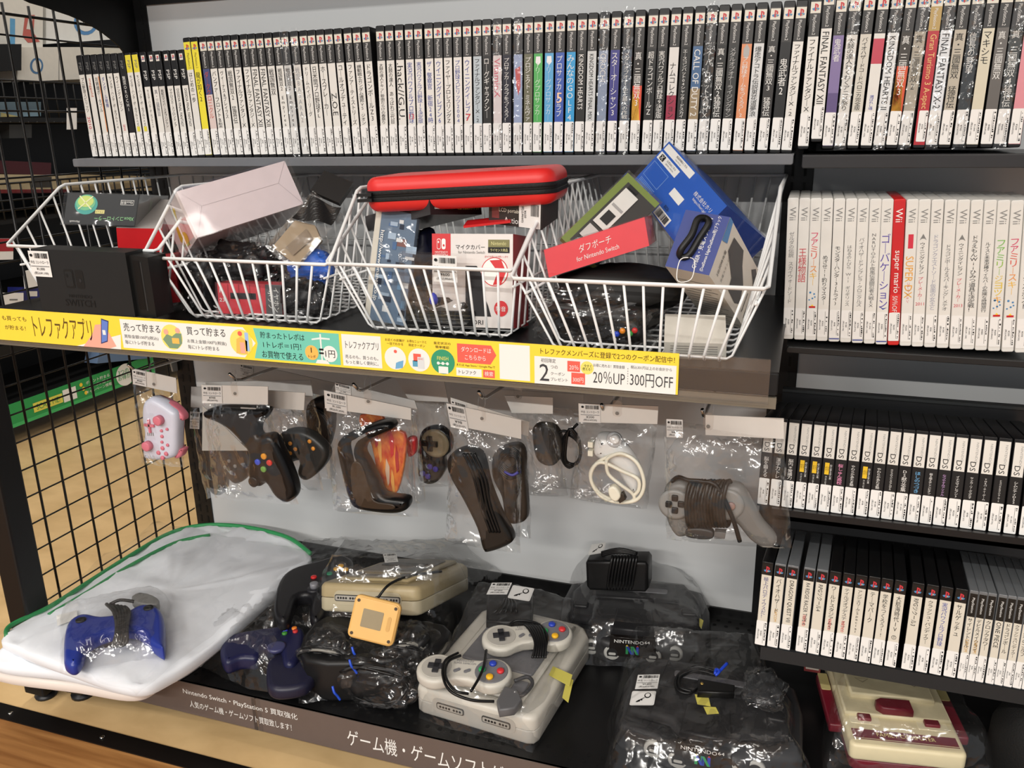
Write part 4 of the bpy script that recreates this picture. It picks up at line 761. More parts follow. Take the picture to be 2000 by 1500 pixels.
s = CBox('mic_cover_box', 'white and red microphone cover carton standing in the third basket', 'box', [(1001, 642), (845, 636), (1002, 457), (1032, 636)], [-222, -226, -216, -130], C_(222, 216, 212), mats={5: C_(222, 216, 212), 4: C_(168, 22, 30), 3: C_(186, 26, 34)})
f = s.face((1, 0, 0), (-1, 0, 0), (0, 1, 0)); RD = C_(206, 30, 36)
f.rect(0, .72, .235, 1, RD); f.poly(rrect(.05, .115, .02, 3, .088, .89), SW, 2); f.poly(rrect(.04, .10, .015, 3, .088, .89), RD, 3); f.disc(.085, .91, .009, SW, 4, ry=.012); f.poly(rrect(.05, .115, .02, 3, .148, .89), SW, 2); f.disc(.15, .875, .011, RD, 4, ry=.013); f.text('NINTENDO', .04, .795, .2, .812, SW); f.text('SWITCH.', .035, .75, .21, .785, SW)
f.text('マイクカバー', .30, .835, .66, .885, INK, al='l'); f.text('for Nintendo Switch', .33, .79, .66, .82, GTXT); f.rect(.70, .80, .96, .94, C_(120, 116, 64)); f.rect(.70, .80, .96, .86, INK, 2); f.text('Nintendo', .74, .88, .92, .92, C_(220, 214, 150), k=3); f.text('ライセンス商品', .73, .81, .94, .85, C_(220, 214, 150), k=4)
f.disc(.78, .60, .165, RD, 1, ry=.155, n=30); f.disc(.78, .60, .155, SW, 2, ry=.145, n=30); f.poly([(.72, .72), (.86, .73), (.92, .60), (.86, .47), (.76, .46), (.82, .6)], RD, 3); f.text('まわりを気にせず思いっきり', .66, .745, .94, .775, RD)
f.poly([(.42, .12), (.74, .12), (.70, .24), (.64, .36), (.66, .52), (.56, .66), (.42, .66)], C_(44, 42, 44), 1); f.disc(.86, .21, .085, RD, 2, ry=.085); f.text('防音', .80, .18, .92, .235, SW, k=4); f.text('HORI', .44, .03, .64, .08, INK, al='l')
f = s.face((0, 0, 0), (0, 0, 1), (0, 1, 0)); f.n = (Vector(s.e[0])*-1).normalized(); f.text('NINTENDO', .2, .36, .8, .40, C_(210, 70, 76)); f.text('SWITCH', .15, .30, .85, .35, C_(210, 70, 76)); s.done()
s = sheetbox('hang_card', 'red hang card lying on top of the microphone cover carton', 'card', [(896, 432), (985, 422), (905, 441)], [-180, -170, -205], 3, C_(206, 34, 40)); s.done()
s = sheetbox('picture_pack', 'bagged pack with blue artwork at the left of the third basket', 'pack', [(704, 402), (772, 412), (722, 624)], [-205, -205, -228], 9, C_(86, 108, 132), part='card')
f = s.f; r = random.Random(5)
for k in range(26): u, v = r.uniform(0, .85), r.uniform(0, .94); f.rect(u, v, u+r.uniform(.1, .3), v+r.uniform(.02, .07), mat(r.choice([(60, 96, 140), (30, 44, 70), (150, 170, 190), (200, 204, 206), (96, 130, 160), (120, 70, 60)]), .35, var=0), 1+k*.1)
f.text('http://www.bnanet.co.jp', .02, .1, .16, .9, SW, rot=-90, k=6); f.rect(-.16, 0, 0, 1, C_(196, 192, 180), 1); s.done(); wrap(s, m=FILM)
blob('cable_bundle', 'black cable bundle with blue tie behind the third basket front', 'bundle', WY(850, 600, -205), 58, 20, 24, C_(22, 22, 24, r=.35), 21, .35, film_=FILM)
b = MB(); b.lathe([(1, -8), (5, -5), (6, 0), (4, 6), (1, 9)], C_(30, 60, 190)); b.build('cable_tie', label='blue cable tie on the black bundle in the third basket', cat='cable tie').matrix_world = Matrix.Translation(WY(847, 585, -234))
s = sheetbox('card_reader', 'flat black device with silver lines low in the third basket', 'device', [(792, 606), (924, 609), (795, 634)], [-226, -226, -226], 60, C_(26, 26, 28)); s.f.rect(.05, .7, .95, .74, CHROME); s.f.rect(.05, .45, .95, .48, CHROME); s.done()
s = sheetbox('price_tag_bag', 'clear bag with a price sticker in front of the white and red carton', 'bag', [(775, 494), (900, 500), (786, 626)], [-246, -246, -242], 14, FILM, part='film'); s.done(); b = MB(); f = Face(b, (0, 0, 0), s.e[0], s.e[1], lift=.6); tag(f, .55, .62, .92, 1.0, ('600', '660')); b.build('price_label', s.t)
blob('dark_bundle', 'dark blue and black bundle in the middle of the third basket', 'bundle', WY(810, 500, -150), 40, 40, 44, C_(24, 28, 60, r=.5), 33, .3)
# ---- rightmost basket
s = CBox('blue_carton', 'long blue carton with white stickers leaning in the rightmost basket', 'box', [(1420, 402), (1307, 276), (1332, 492), (1502, 472)], [-170, -110, -215, -195], C_(40, 92, 186, r=.3), mats={4: C_(30, 62, 140, r=.25)})
f = s.face((1, 0, 0), (0, 1, 0), (-1, 0, 0)) # u across (short edge), v towards P
f = s.face((1, 1, 0), (0, -1, 0), (-1, 0, 0)); f.n = f.n if f.n.dot(Vector((0, -1, .4))) > 0 else -f.n
f = s.face((1, 0, 0), (-1, 0, 0), (0, 1, 0)); f.n = f.n if f.n.dot(Vector((0, -1, .4))) > 0 else -f.n
ax = s.face((1, 0, 0), (-1, 0, 0), (0, 1, 0)); 
def up_face(s, O, ex, ey):
    f = s.face(O, ex, ey)
    if f.n.dot(Vector((.15, -.9, .4))) < 0: f.n = -f.n
    return f
f = up_face(s, (1, 1, 0), (-1, 0, 0), (0, -1, 0))
f.rect(.02, .84, .50, .97, SW, 1); f.rect(.02, .66, .36, .80, SW, 1); f.rect(.44, .42, .62, .56, SW); f.rect(.05, .68, .12, .78, INK, 2); f.text('X', .06, .69, .11, .77, SW, k=4)
f.text('商品詳細はこちら', .14, .91, .46, .95, INK, k=3); f.text('https://hori.jp', .14, .86, .4, .89, GTXT, k=3); f.text('公式Xはこちら', .14, .74, .33, .78, INK, k=3); f.text('@HORI_OFFICIAL', .14, .69, .33, .72, GTXT, k=3)
f.text('株式会社ホリ', .60, .72, .98, .80, SW, k=3); f.text('https://hori.jp/', .60, .64, .98, .70, SW, k=3); f.rect(.03, .3, .3, .6, C_(120, 160, 220), .6); f.rect(.036, .308, .294, .592, C_(40, 92, 186, r=.3), 1)
f.text('EOJ-', .48, .20, .62, .27, INK, k=5); f.rect(.46, .02, .68, .18, SW, 2); barcode(f, .48, .04, .66, .16, k=4)
for k in range(9): f.rect(.04, .04+.025*k, .26+.02*(k % 3), .05+.025*k, C_(120, 160, 220), 2)
s.done(); wrap(s, m=FILM2, cr=.4)
s = sheetbox('green_pack', 'green edged blister pack with white gadget leaning in the rightmost basket', 'pack', [(1200, 312), (1262, 372), (1096, 464)], [-130, -130, -200], 12, C_(112, 132, 48)); f = s.f
f.rect(.16, .05, 1, .93, C_(58, 60, 58)); f.rect(.22, .36, .6, .86, C_(206, 206, 200), 8); f.rect(.3, .42, .52, .56, C_(40, 40, 40), 10); f.rect(.26, .62, .56, .65, C_(150, 150, 148), 10); f.rect(.22, .16, .5, .32, C_(186, 186, 182), 8); f.rect(.24, .88, .5, .92, C_(30, 30, 30), 10); s.done(); wrap(s, m=FILM2, cr=.4)
s = CBox('coral_carton', 'coral red carton lettered in white resting on the rightmost basket', 'box', [(1072, 542), (1268, 480), (1062, 488), (1108, 525)], [-240, -215, -245, -170], C_(226, 66, 74, r=.3), mats={})
f = up_face(s, (0, 0, 0), (1, 0, 0), (0, 1, 0)); f.text('ダフボーチ', .34, .48, .66, .80, SW); f.text('for Nintendo Switch', .30, .2, .72, .42, SW); s.done(); wrap(s, m=FILM2)
s = CBox('charger_box', 'white and blue charging stand carton with black handle, upended at front right', 'box', [(1385, 538), (1299, 520), (1426, 424), (1455, 643)], [-285, -250, -235, -280], C_(226, 220, 208), mats={0: C_(52, 66, 130), 1: C_(226, 220, 208)})
f = up_face(s, (1, 0, 0), (-1, 0, 0), (0, 1, 0)); f = s.face((0, 0, 0), (0, 1, 0), (1, 0, 0)); f.n = f.n if f.n.z > 0 else -f.n
f.text('CYBER・充電スタンドW', .06, .32, .94, .44, SW); f.text('(DualSense Edge/DualSense用)ブラック', .04, .14, .98, .26, SW)
f = up_face(s, (0, 0, 1), (0, 1, 0), (0, 0, -1)); f.poly([(.12, .40), (.16, .60), (.36, .62), (.6, .84), (.86, .82), (.9, .58), (.7, .5), (.5, .36), (.2, .3)], C_(52, 50, 58), 2); f.poly([(.6, 1.0), (1.0, 1.0), (1, .93), (.66, .9)], C_(40, 130, 200), 2); f.text('2台同時充電', .12, .84, .56, .92, INK); f.text('充電スタンドW', .12, .76, .6, .80, GTXT); f.poly([(.6, .08), (.8, .06), (.95, .22), (.85, .3), (.75, .2)], C_(52, 50, 58), 2); f.rect(.15, .2, .5, .21, INK); f.rect(.1, .12, .5, .13, INK)
f = up_face(s, (1, 0, 1), (-1, 0, 0), (0, 0, -1))
for k in range(16): f.rect(.1, .06+.05*k, .9-.1*(k % 3), .07+.05*k, C_(140, 136, 130), 1)
s.done()
b = MB(); P = s.e; g = lambda u, v, h: P[0]*u+P[1]*v-P[2].normalized()*h
b.tube(spline([g(.72, .2, 2), g(.72, .28, 8), g(.6, .55, 9), g(.6, .82, 8), g(.5, .9, 2), g(.38, .82, 3), g(.46, .55, 3), g(.56, .25, 2)], 5), 4, BLK, 8, closed=False); b.build('handle', s.t)
b = MB(); b.tube(spline([g(.5, .2, 4), g(.3, .1, 12), g(.3, -.15, 6), g(.6, -.2, 3), g(.66, .1, 8)], 6), .6, SW, 5); b.build('tag_thread', s.t)
blob('black_pouch', 'black zip pouch under the coral carton in the rightmost basket', 'pouch', WY(1215, 560, -190), 92, 60, 30, C_(20, 20, 21, r=.6), 41, .15)
blob('bagged_controller', 'black bagged gamepad lying at the bottom of the rightmost basket', 'gamepad', WY(1165, 625, -225), 74, 28, 36, C_(32, 30, 30, r=.35), 44, .35, film_=FILM)
b = MB()
for k, (x, y, c) in enumerate(((1205, 652, (40, 70, 190)), (1216, 646, (230, 140, 40)), (1231, 651, (60, 150, 70)), (1240, 645, (200, 50, 50)))):
    p = WY(x, y, -262); b.lathe([(3.6, 0), (3.6, 2), (2, 3.4)], mat(c, .3), Matrix.Translation(Vector(mmv(p))) @ Matrix.Rotation(math.pi/2, 4, 'X'), 12)
b.build('button_cluster', label='four coloured buttons of the bagged gamepad in the rightmost basket', cat='buttons')
s = CBox('small_white_box', 'small white carton with fine print at the bottom of the rightmost basket', 'box', [(1298, 700), (1418, 704), (1297, 668), (1300, 645)], [-262, -262, -262, -205], C_(214, 210, 200))
f = up_face(s, (0, 0, 0), (1, 0, 0), (0, 1, 0))
for k in range(5): f.rect(.1, .2+.14*k, .86, .26+.14*k, C_(160, 156, 150), 1)
s.done()
# ================================================================ things laid out on a real plane (vertical y=val or horizontal z=val)
class PP:
    def __init__(s, name, lab, cat, ax, val, c, group=None):
        s.ax, s.val = ax, val; s.O = W(c[0], c[1], ax, val); M = Matrix.Translation(s.O)
        if ax == 1: M = M @ Matrix(((1, 0, 0, 0), (0, 0, -1, 0), (0, 1, 0, 0), (0, 0, 0, 1)))
        s.t = thing(name, lab, cat, M, group); s.Mi = M.inverted(); s.mb = MB()
    def L(s, px, py, off=0):
        v = s.Mi @ W(px, py, s.ax, s.val+(-off if s.ax == 1 else off)); return (v.x*1000, v.y*1000)
    def L3(s, px, py, off=0): a = s.L(px, py, off); return Vector((a[0], a[1], off))
    def plate(s, pts, z0, z1, m, r=0, rb=None, sm=True, n=4, seg=4, mb=None):
        P = [s.L(*p, off=z1*.5) for p in pts]
        if sm: P = [(q.x, q.y) for q in spline([(a, b, 0) for a, b in P], n)]
        (mb or s.mb).plate(P, z0, z1, m, r=r, rb=rb, seg=seg)
    def disc(s, px, py, r, z, h, m, mb=None, n=16):
        a = s.L(px, py, z); (mb or s.mb).lathe([(r, z-2), (r, z+h-.8), (r*.8, z+h)], m, Matrix.Translation((a[0], a[1], 0)), n)
    def tube(s, pts, r, m, z=0, n=6, k=5, closed=False, mb=None):
        P = [s.L3(p[0], p[1], p[2] if len(p) > 2 else z) for p in pts]; (mb or s.mb).tube(spline(P, k, closed), r, m, n, closed=closed)
    def part(s, nm, label=None):
        o = s.mb.build(nm, s.t); s.mb = MB()
        if label: o['label'] = label
        return o
CARD = mat((228, 225, 219), .5, var=.03); CARD2 = mat((204, 203, 200), .5, var=.03)
HY = -150
def hook(px, py, lab):
    p = WY(px, py, HY); x = p.x*1000; z = p.z*1000-930
    t = thing('peg_hook', lab, 'peg hook', Matrix.Translation(V(x, 168, z-34)), 'chrome peg hooks under the basket shelf'); b = MB()
    b.tube([(0, -6, 0), (0, -290, 16), (0, -304, 20), (0, -318, 34)], 2.6, CHROME, 8); b.build('rod', t)
    b = MB(); b.box(-12, 12, -4, 0, -10, 10, BLK); b.build('base_plate', t)
for i, (p, n_) in enumerate((((250, 712), 'leftmost chrome peg hook, holding the bagged pink and white gamepad'), ((448, 730), 'second chrome peg hook from the left'), ((690, 750), 'third chrome peg hook, above the bagged curved black gamepad'), ((935, 765), 'fourth chrome peg hook, above the long black bundle'), ((1175, 790), 'fifth chrome peg hook, above the white corded controller'), ((1372, 800), 'rightmost chrome peg hook, above the grey gamepad'))): hook(*p, n_)
def crumple(p0, p1, p2, p3, nrm, t, seed, amp=1.0, e=.55):
    """film surface over the quad p0 p1 p2 p3 (TL TR BR BL), bulging by t mm along nrm"""
    def g(u, v):
        q = (p0*(1-u)+p1*u)*(1-v)+(p3*(1-u)+p2*u)*v; w_ = (max(0, 4*u*(1-u))**e)*(max(0, min(1, 5*v*(1-v)+.05))**e)
        s = Vector((q.x, q.y, q.z))*.03+Vector((seed*7.7, 0, 0)); a = noise.noise(s)*4+abs(noise.noise(s*2.3))*5+abs(noise.noise(Vector((s.x*3.4+s.y*2.2, s.y*1.1, s.z))))*5
        sd = noise.noise(s*1.3+Vector((0, 9, 0)))*3*(1-w_)
        return q+nrm*(t*w_+a*amp*min(1, w_*1.5))+(p1-p0).normalized()*sd
    return g
def hangbag(lab, card, Y, bot, t=16, price=None, seed=1, dY=0, cardm=None, tagpos=None, cat='bag', tab=None, fm=None, name='header_bag', grp='clear header bags on the peg hooks', amp=1, top=None):
    """clear bag with folded card: card TL,TR,BR,BL; bot BL,BR"""
    Ys = (Y, Y+dY, Y+dY, Y); c = [WY(*p, y) for p, y in zip(card, Ys)]; O = (c[0]+c[1])/2; T = thing(name, lab, cat, Matrix.Translation(O), grp)
    q = [(p-O)*1000 for p in c]; n = (q[1]-q[0]).cross(q[0]-q[3]).normalized()
    if n.y > 0: n = -n
    b = MB(); v = q+[p-n*1.6 for p in q]
    v0 = [p+n*.8 for p in q]+[p-n*.8 for p in q]
    b.add(v0, [(0, 3, 2, 1), (4, 5, 6, 7), (0, 1, 5, 4), (1, 2, 6, 5), (2, 3, 7, 6), (3, 0, 4, 7)], cardm or CARD); hc = b.build('header_card', T)
    if tab:
        tp = (WY(*tab, Y+dY*.5)-O)*1000+n*1.5; b = MB(); b.plate(rrect(13, 24, 5, 3), 0, .5, FILM2, Matrix.Translation(tp) @ Matrix.Rotation(math.pi/2, 4, 'X'))
        b.plate(circ(2.6, 12), .6, .8, mat((130, 126, 120), .5), Matrix.Translation(tp+Vector((0, 0, -7))) @ Matrix.Rotation(math.pi/2, 4, 'X')); ht = b.build('hang_tab', T)
        b = MB(); b.tube(spline([tp+Vector((-5, 0, 10)), tp+Vector((-5, 2, 24)), tp+Vector((0, 6, 32)), tp+Vector((5, 2, 24)), tp+Vector((5, 0, 10))], 4, False), 1.1, FILM2, 6); b.build('hang_loop', ht)
    if price:
        b = MB(); f = Face(b, q[3], q[1]-q[0], q[0]-q[3], lift=.3); f.n = n; u0, v0_, u1, v1 = tagpos or (.02, .05, .32, .98); f.O = q[3]+n*1.2; tag(f, u0, v0_, u1, v1, price, seed); b.build('price_label', hc)
    B0, B1 = [(WY(*p, y)-O)*1000 for p, y in zip(bot, (Y-4, Y+dY-4))]
    q3 = (WY(*top, Y)-O)*1000 if top else q[3]
    b = MB(); b.sheet(crumple(q3, q[2], B1, B0, n, t, seed, amp), 26, 30, fm or FILM); b.sheet(crumple(q3, q[2], B1, B0, -n, t*.9, seed+5, amp), 14, 16, fm or FILM); b.build('clear_bag', T)
    return T
# --- 1 pink and white pad
hangbag('clear header bag at far left holding the pink and white gamepad', [(258, 719), (344, 738), (346, 768), (260, 750)], -140, [(275, 905), (362, 912)], 20, ('600', '660'), 3, dY=20, tab=(300, 742))
p = PP('gamepad', 'white gamepad with pink buttons in the leftmost header bag', 'gamepad', 1, -138, (312, 840)); WG = mat((206, 208, 222), .32); PK = mat((216, 120, 136), .35)
p.plate([(281, 790), (292, 777), (306, 778), (335, 796), (348, 812), (348, 850), (346, 885), (330, 896), (300, 898), (283, 892), (281, 868), (284, 845), (280, 820)], -14, 14, WG, r=10); p.part('body')
p.plate([(300, 776), (335, 790), (356, 810), (357, 822), (349, 824), (348, 872), (357, 878), (352, 893), (340, 892), (346, 850), (345, 815), (325, 792)], -15, 4, PK, r=5); p.part('shoulder_grip')
p.disc(312, 820, 8.5, 16, 8, PK); p.part('thumb_stick'); p.disc(290, 870, 8.5, 16, 8, PK); p.part('thumb_stick')
for a in ((282.5, 827, 302, 834), (289, 819, 296, 845)):
    P0, P1 = p.L(a[0], a[1], 15), p.L(a[2], a[3], 15); p.mb.box(min(P0[0], P1[0]), max(P0[0], P1[0]), min(P0[1], P1[1]), max(P0[1], P1[1]), 12, 17.5, PK)
p.part('direction_pad')
for x, y, r in ((316, 841, 2.6), (327, 838, 2.6), (317, 852, 3), (317, 863, 2.6), (328, 869, 2.8), (318, 875, 3.6), (310, 884, 3.8), (325, 886, 3.8), (318, 894, 3.8)): p.disc(x, y, r, 14, 2.5, PK); p.part('button')
for x in (289, 292.5, 296, 299.5): P0 = p.L(x, 848, 14); p.mb.box(P0[0]-.7, P0[0]+.7, P0[1]-3, P0[1]+3, 13, 14.4, GTXT)
p.part('status_lights')
# --- second hook group
BGM = mat((32, 32, 34), .35); BRM = mat((58, 50, 44), .4); SATIN = mat((18, 18, 19), .28)
hangbag('grey header bag sticking out left behind the front one on the second hook', [(374, 755), (420, 757), (420, 798), (373, 795)], -70, [(404, 975), (470, 950)], 18, ('1,000', '1,100'), 5, cardm=CARD2, tagpos=(0, -1.05, .42, -.2))
p = PP('gamepad', 'dark grey gamepad in the rear bag of the second hook', 'gamepad', 1, -60, (420, 910))
p.plate([(378, 830), (395, 810), (420, 880), (452, 868), (478, 880), (480, 930), (460, 945), (440, 930), (438, 955), (428, 968), (412, 960), (403, 930), (400, 890)], -14, 12, BGM, r=9)
p.part('body')
for x, y in ((448, 900), (460, 910), (440, 912), (452, 922)): p.disc(x, y, 3.5, 12, 2.5, GTXT); p.part('button')
hangbag('front clear header bag of the second hook, with black gamepad and folded card', [(394, 751), (523.6, 754.6), (523.6, 790), (395.5, 787)], -140, [(420, 972), (582, 985)], 20, ('700', '770'), 7, tab=(459, 760))
p = PP('gamepad', 'glossy black gamepad with four coloured buttons, front bag of second hook', 'gamepad', 1, -138, (530, 900))
p.plate([(400, 803), (430, 795), (480, 796), (520, 799), (518, 815), (505, 830), (505, 850), (530, 850), (548, 880), (566, 920), (577, 955), (573, 974), (558, 981), (538, 968), (520, 942), (508, 950), (494, 945), (486, 925), (487, 890), (478, 870), (450, 840), (425, 825), (402, 815)], -16, 14, SATIN, r=10, n=4); p.part('body')
for x, y, c in ((516, 891, (226, 150, 30)), (527, 903.5, (206, 60, 50)), (504, 902, (60, 80, 200)), (515.5, 916, (110, 160, 70))): p.disc(x, y, 5.2, 14, 3, mat(c, .2)); p.part('button')
p.disc(497, 940, 9, 14, 5, BGM); p.part('thumb_stick')
p = PP('folded_card', 'silvery folded insert card in the front bag of the second hook', 'card', 1, -146, (440, 850)); p.plate([(396, 792), (486, 880), (395, 880)], 0, 1, mat((160, 158, 152), .25, bump=.4), sm=False); p.plate([(470, 795), (500, 797), (495, 850), (480, 870)], 0, 1, mat((150, 146, 142), .25), sm=False); p.part('sheet')
hangbag('white header bag right of the second hook, holding pad with orange buttons', [(523, 762), (596, 767), (594, 801), (523, 796)], -90, [(540, 950), (632, 958)], 18, None, 9)
p = PP('gamepad', 'dark gamepad with four orange buttons right of the second hook', 'gamepad', 1, -80, (580, 880))
p.plate([(545, 850), (575, 838), (610, 848), (640, 880), (632, 910), (600, 938), (582, 925), (585, 900), (560, 905), (545, 890)], -14, 12, mat((56, 54, 52), .35), r=9); p.part('body')
for x, y in ((567, 866), (577, 877), (567, 885), (553, 874), (605, 862), (612, 876)): p.disc(x, y, 3.6, 12, 2, mat((214, 140, 50), .35)); p.part('button')
hangbag('wide grey header card behind the white one near the second hook', [(402, 746), (607, 742), (612, 775), (402, 778)], -20, [(540, 940), (650, 935)], 10, None, 11, cardm=CARD2)
hangbag('rear pale header card slanting between the second and third hooks', [(470, 706), (655, 748), (640, 775), (470, 735)], 60, [(560, 900), (650, 905)], 10, ('300', '330'), 12, cardm=CARD2, tagpos=(0, .1, .14, .9))
p = PP('bagged_cable', 'black cable bundle hanging behind the bags near the second hook', 'cable', 1, 20, (628, 830)); BW = mat((34, 30, 28), .4)
p.plate([(600, 790), (632, 775), (650, 800), (648, 850), (630, 890), (608, 880), (600, 840)], -12, 12, BW, r=9)
for k in range(5): p.tube([(605+4*k, 800, 14), (640, 815+8*k, 16), (640-5*k, 880, 14), (610, 860-6*k, 16)], 2, CABLE, closed=True)
p.part('cable')
# --- third hook group
hangbag('front clear header bag of the third hook, holding a curved black gamepad', [(633, 762), (803, 797), (803, 820), (635, 797)], -140, [(652, 997), (816, 1009)], 20, ('1,500', '1,650'), 13, dY=30, tagpos=(.02, -.1, .26, 1.0), tab=(719, 775))
p = PP('gamepad', 'curved black gamepad seen side-on in the front bag of the third hook', 'gamepad', 1, -134, (720, 920))
p.plate([(657, 872), (668, 854), (700, 838), (732, 826), (758, 824), (768, 833), (760, 843), (730, 856), (714, 868), (708, 885), (718, 905), (735, 940), (748, 966), (790, 974), (797, 985), (791, 998), (768, 1004), (728, 1001), (692, 992), (678, 968), (668, 930), (661, 900)], -20, 12, SATIN, r=12); p.part('body')
p.plate([(690, 905), (708, 903), (725, 950), (735, 975), (770, 982), (770, 992), (720, 990), (698, 980), (690, 945)], 11, 14.5, mat((70, 54, 40), .4), r=2); p.part('rubber_grip')
p.disc(692, 975, 4, 12, 4, BGM); p.part('button')
OPRINT = bpy.data.materials.new('orange_print'); OPRINT.use_nodes = True; woodmat(OPRINT, (176, 30, 36), (226, 140, 60), 70, 40, .3)
p = PP('toy_pack', 'orange and red printed pack behind the curved black gamepad', 'pack', 1, -104, (750, 890))
p.plate([(704, 810), (745, 809), (753, 830), (790, 845), (793, 880), (783, 940), (770, 968), (746, 966), (731, 890), (722, 858), (706, 835)], -4, 4, OPRINT, r=2, n=2)
for k, (x, y) in enumerate(((765, 870), (742, 880), (776, 900), (757, 925), (735, 850), (768, 945))):
    P0 = p.L(x, y, 5); p.mb.plate([(P0[0]-3+k % 2*2, P0[1]-22), (P0[0]+2, P0[1]-16), (P0[0]+4-k % 3, P0[1]+12), (P0[0]-1, P0[1]+26), (P0[0]-4, P0[1]+4)], 4, 4.5+.1*k, mat([(190, 44, 48), (222, 160, 84), (170, 36, 40), (206, 176, 150)][k % 4], .35), smooth=False)
p.part('printed_card')
hangbag('rear header bag of the third hook with red trimmed contents', [(655, 746), (810, 782), (816, 800), (657, 770)], -90, [(800, 985), (832, 980)], 12, ('1,500', '1,650'), 15, dY=10, tagpos=(0, .1, .2, 1.0), cardm=CARD2)
p = PP('toy_pack', 'bright red plastic piece right of the orange pack', 'pack', 1, -80, (803, 870)); p.plate([(795, 856), (811, 856), (811, 884), (800, 892), (795, 880)], -6, 6, mat((190, 34, 40), .3), r=3); p.part('shell')
hangbag('deep grey header bag between the third and fourth hooks, holding round ended pad', [(770, 735), (868, 745), (876, 785), (800, 782)], -20, [(818, 950), (885, 948)], 18, None, 17, cardm=CARD2)
p = PP('gamepad', 'black gamepad with beige disc and purple buttons, between third and fourth hooks', 'gamepad', 1, -10, (845, 900))
p.plate([(820, 850), (835, 835), (862, 835), (880, 855), (880, 880), (868, 895), (870, 915), (855, 940), (835, 946), (818, 935), (815, 900)], -12, 8, mat((30, 30, 34), .25), r=7); p.part('body')
p.disc(850, 866, 25, 8, 1.5, mat((142, 130, 104), .4), n=28); p.part('beige_disc')
P0 = p.L(840, 866, 10); p.mb.box(P0[0]-14, P0[0]+14, P0[1]-4.5, P0[1]+4.5, 9, 14, BGM); p.mb.box(P0[0]-4.5, P0[0]+4.5, P0[1]-13, P0[1]+13, 9, 14, BGM); p.part('direction_pad')
for x, y in ((840, 911), (851, 916), (826, 924), (836, 930)): p.disc(x, y, 5, 8, 3, mat((70, 60, 150), .3)); p.part('button')
# --- fourth hook group
hangbag('front clear header bag of the fourth hook, long black bundle inside', [(872, 787), (1018, 820), (1018, 857), (880, 829)], -140, [(870, 1056), (1016, 1080)], 22, ('98', '107'), 19, dY=30, tagpos=(.0, -.1, .24, 1.0), tab=(941, 808))
p = PP('remote_bundle', 'long black handset lying diagonally in the front bag of the fourth hook', 'handset', 1, -134, (935, 980))
p.plate([(873, 905), (884, 884), (912, 875), (935, 884), (945, 902), (956, 950), (978, 1005), (1000, 1046), (996, 1062), (958, 1077), (944, 1072), (932, 1030), (905, 975), (882, 935)], -14, 14, mat((36, 32, 28), .3, bump=.5), r=9); p.part('body')
for k in range(4): p.tube([(905+7*k, 885, 16), (925+7*k, 930, 18), (940+6*k, 990, 17), (958+6*k, 1040, 14)], 2.2, CABLE)
p.part('cable')
p = PP('adapter_bundle', 'brown black adapter bundle at the right of the fourth hook', 'adapter', 1, -80, (1000, 940))
p.plate([(965, 885), (1000, 868), (1022, 880), (1025, 930), (1030, 1000), (1020, 1020), (990, 1018), (980, 970), (962, 930)], -14, 12, mat((70, 60, 50), .4, bump=.4), r=8)
for k in range(6): p.tube([(975, 890+5*k, 14), (1000, 875+3*k, 18), (1018, 895+5*k, 16), (995, 915+4*k, 16)], 1.8, CABLE, closed=True)
p.tube([(985, 921, 20), (1000, 928, 21), (1012, 922, 19)], 2.2, mat((60, 60, 150), .4)); p.part('cable')
hangbag('second header bag behind the front one on the fourth hook', [(880, 776), (1034, 824), (1032, 852), (884, 806)], -90, [(985, 1040), (1038, 1052)], 16, ('98', '107'), 21, dY=20, tagpos=(0, .0, .2, .9))
hangbag('white header bag right of the fourth hook with coiled black cable', [(985, 772), (1080, 776), (1080, 808), (1000, 806)], -60, [(1030, 966), (1110, 968)], 22, None, 23, tab=(1012, 765))
hangbag('deep grey header bag in front of the pale panel, right of the fourth hook', [(920, 757), (1140, 770), (1140, 800), (1000, 790)], 30, [(1060, 950), (1130, 955)], 20, None, 24, cardm=CARD2)
p = PP('coiled_cable', 'coiled black cable in the bag right of the fourth hook', 'cable', 1, -30, (1115, 870))
for k in range(5): p.tube([(1104+2*k, 850-3*k, 2*k), (1128+k, 862, 4), (1134-k, 890+3*k, 2*k), (1112, 913-2*k, 3), (1096+2*k, 890, 2*k)], 2.4, CABLE, closed=True)
p.tube([(1128, 828), (1112, 842), (1098, 842), (1080, 850)], 2.4, CABLE); p.part('cable')
p.plate([(1045, 830), (1085, 835), (1100, 880), (1080, 910), (1050, 900), (1040, 860)], -14, 6, mat((66, 62, 58), .35), r=6); p.part('plug_block')
# --- fifth hook: white corded controller
hangbag('clear header bag of the fifth hook holding the white corded controller', [(1130, 787), (1286, 793), (1284, 828), (1131, 824)], -140, [(1112, 972), (1264, 994)], 20, ('200', '220'), 25, tab=(1206, 797), tagpos=(.02, .02, .28, 1))
p = PP('corded_controller', 'white handheld controller with coiled white cord on the fifth hook', 'controller', 1, -138, (1200, 900)); WN = mat((216, 216, 214), .3); CW = mat((226, 222, 204), .35)
p.plate([(1163, 855), (1175, 848), (1200, 852), (1220, 870), (1245, 905), (1255, 940), (1250, 962), (1238, 968), (1222, 950), (1200, 915), (1172, 900), (1158, 885)], -18, 12, WN, r=14, seg=5); p.part('body')
p.disc(1200, 858, 11, 10, 4, mat((190, 192, 194), .3)); p.part('stick_well'); p.disc(1202, 856, 6.5, 14, 7, WN); p.part('thumb_stick')
for a in ((1154, 868), (1154, 885)): P0 = p.L(a[0], a[1], 4); p.mb.box(P0[0]-4, P0[0]+3, P0[1]-4, P0[1]+4, -6, 6, CW)
p.part('trigger')
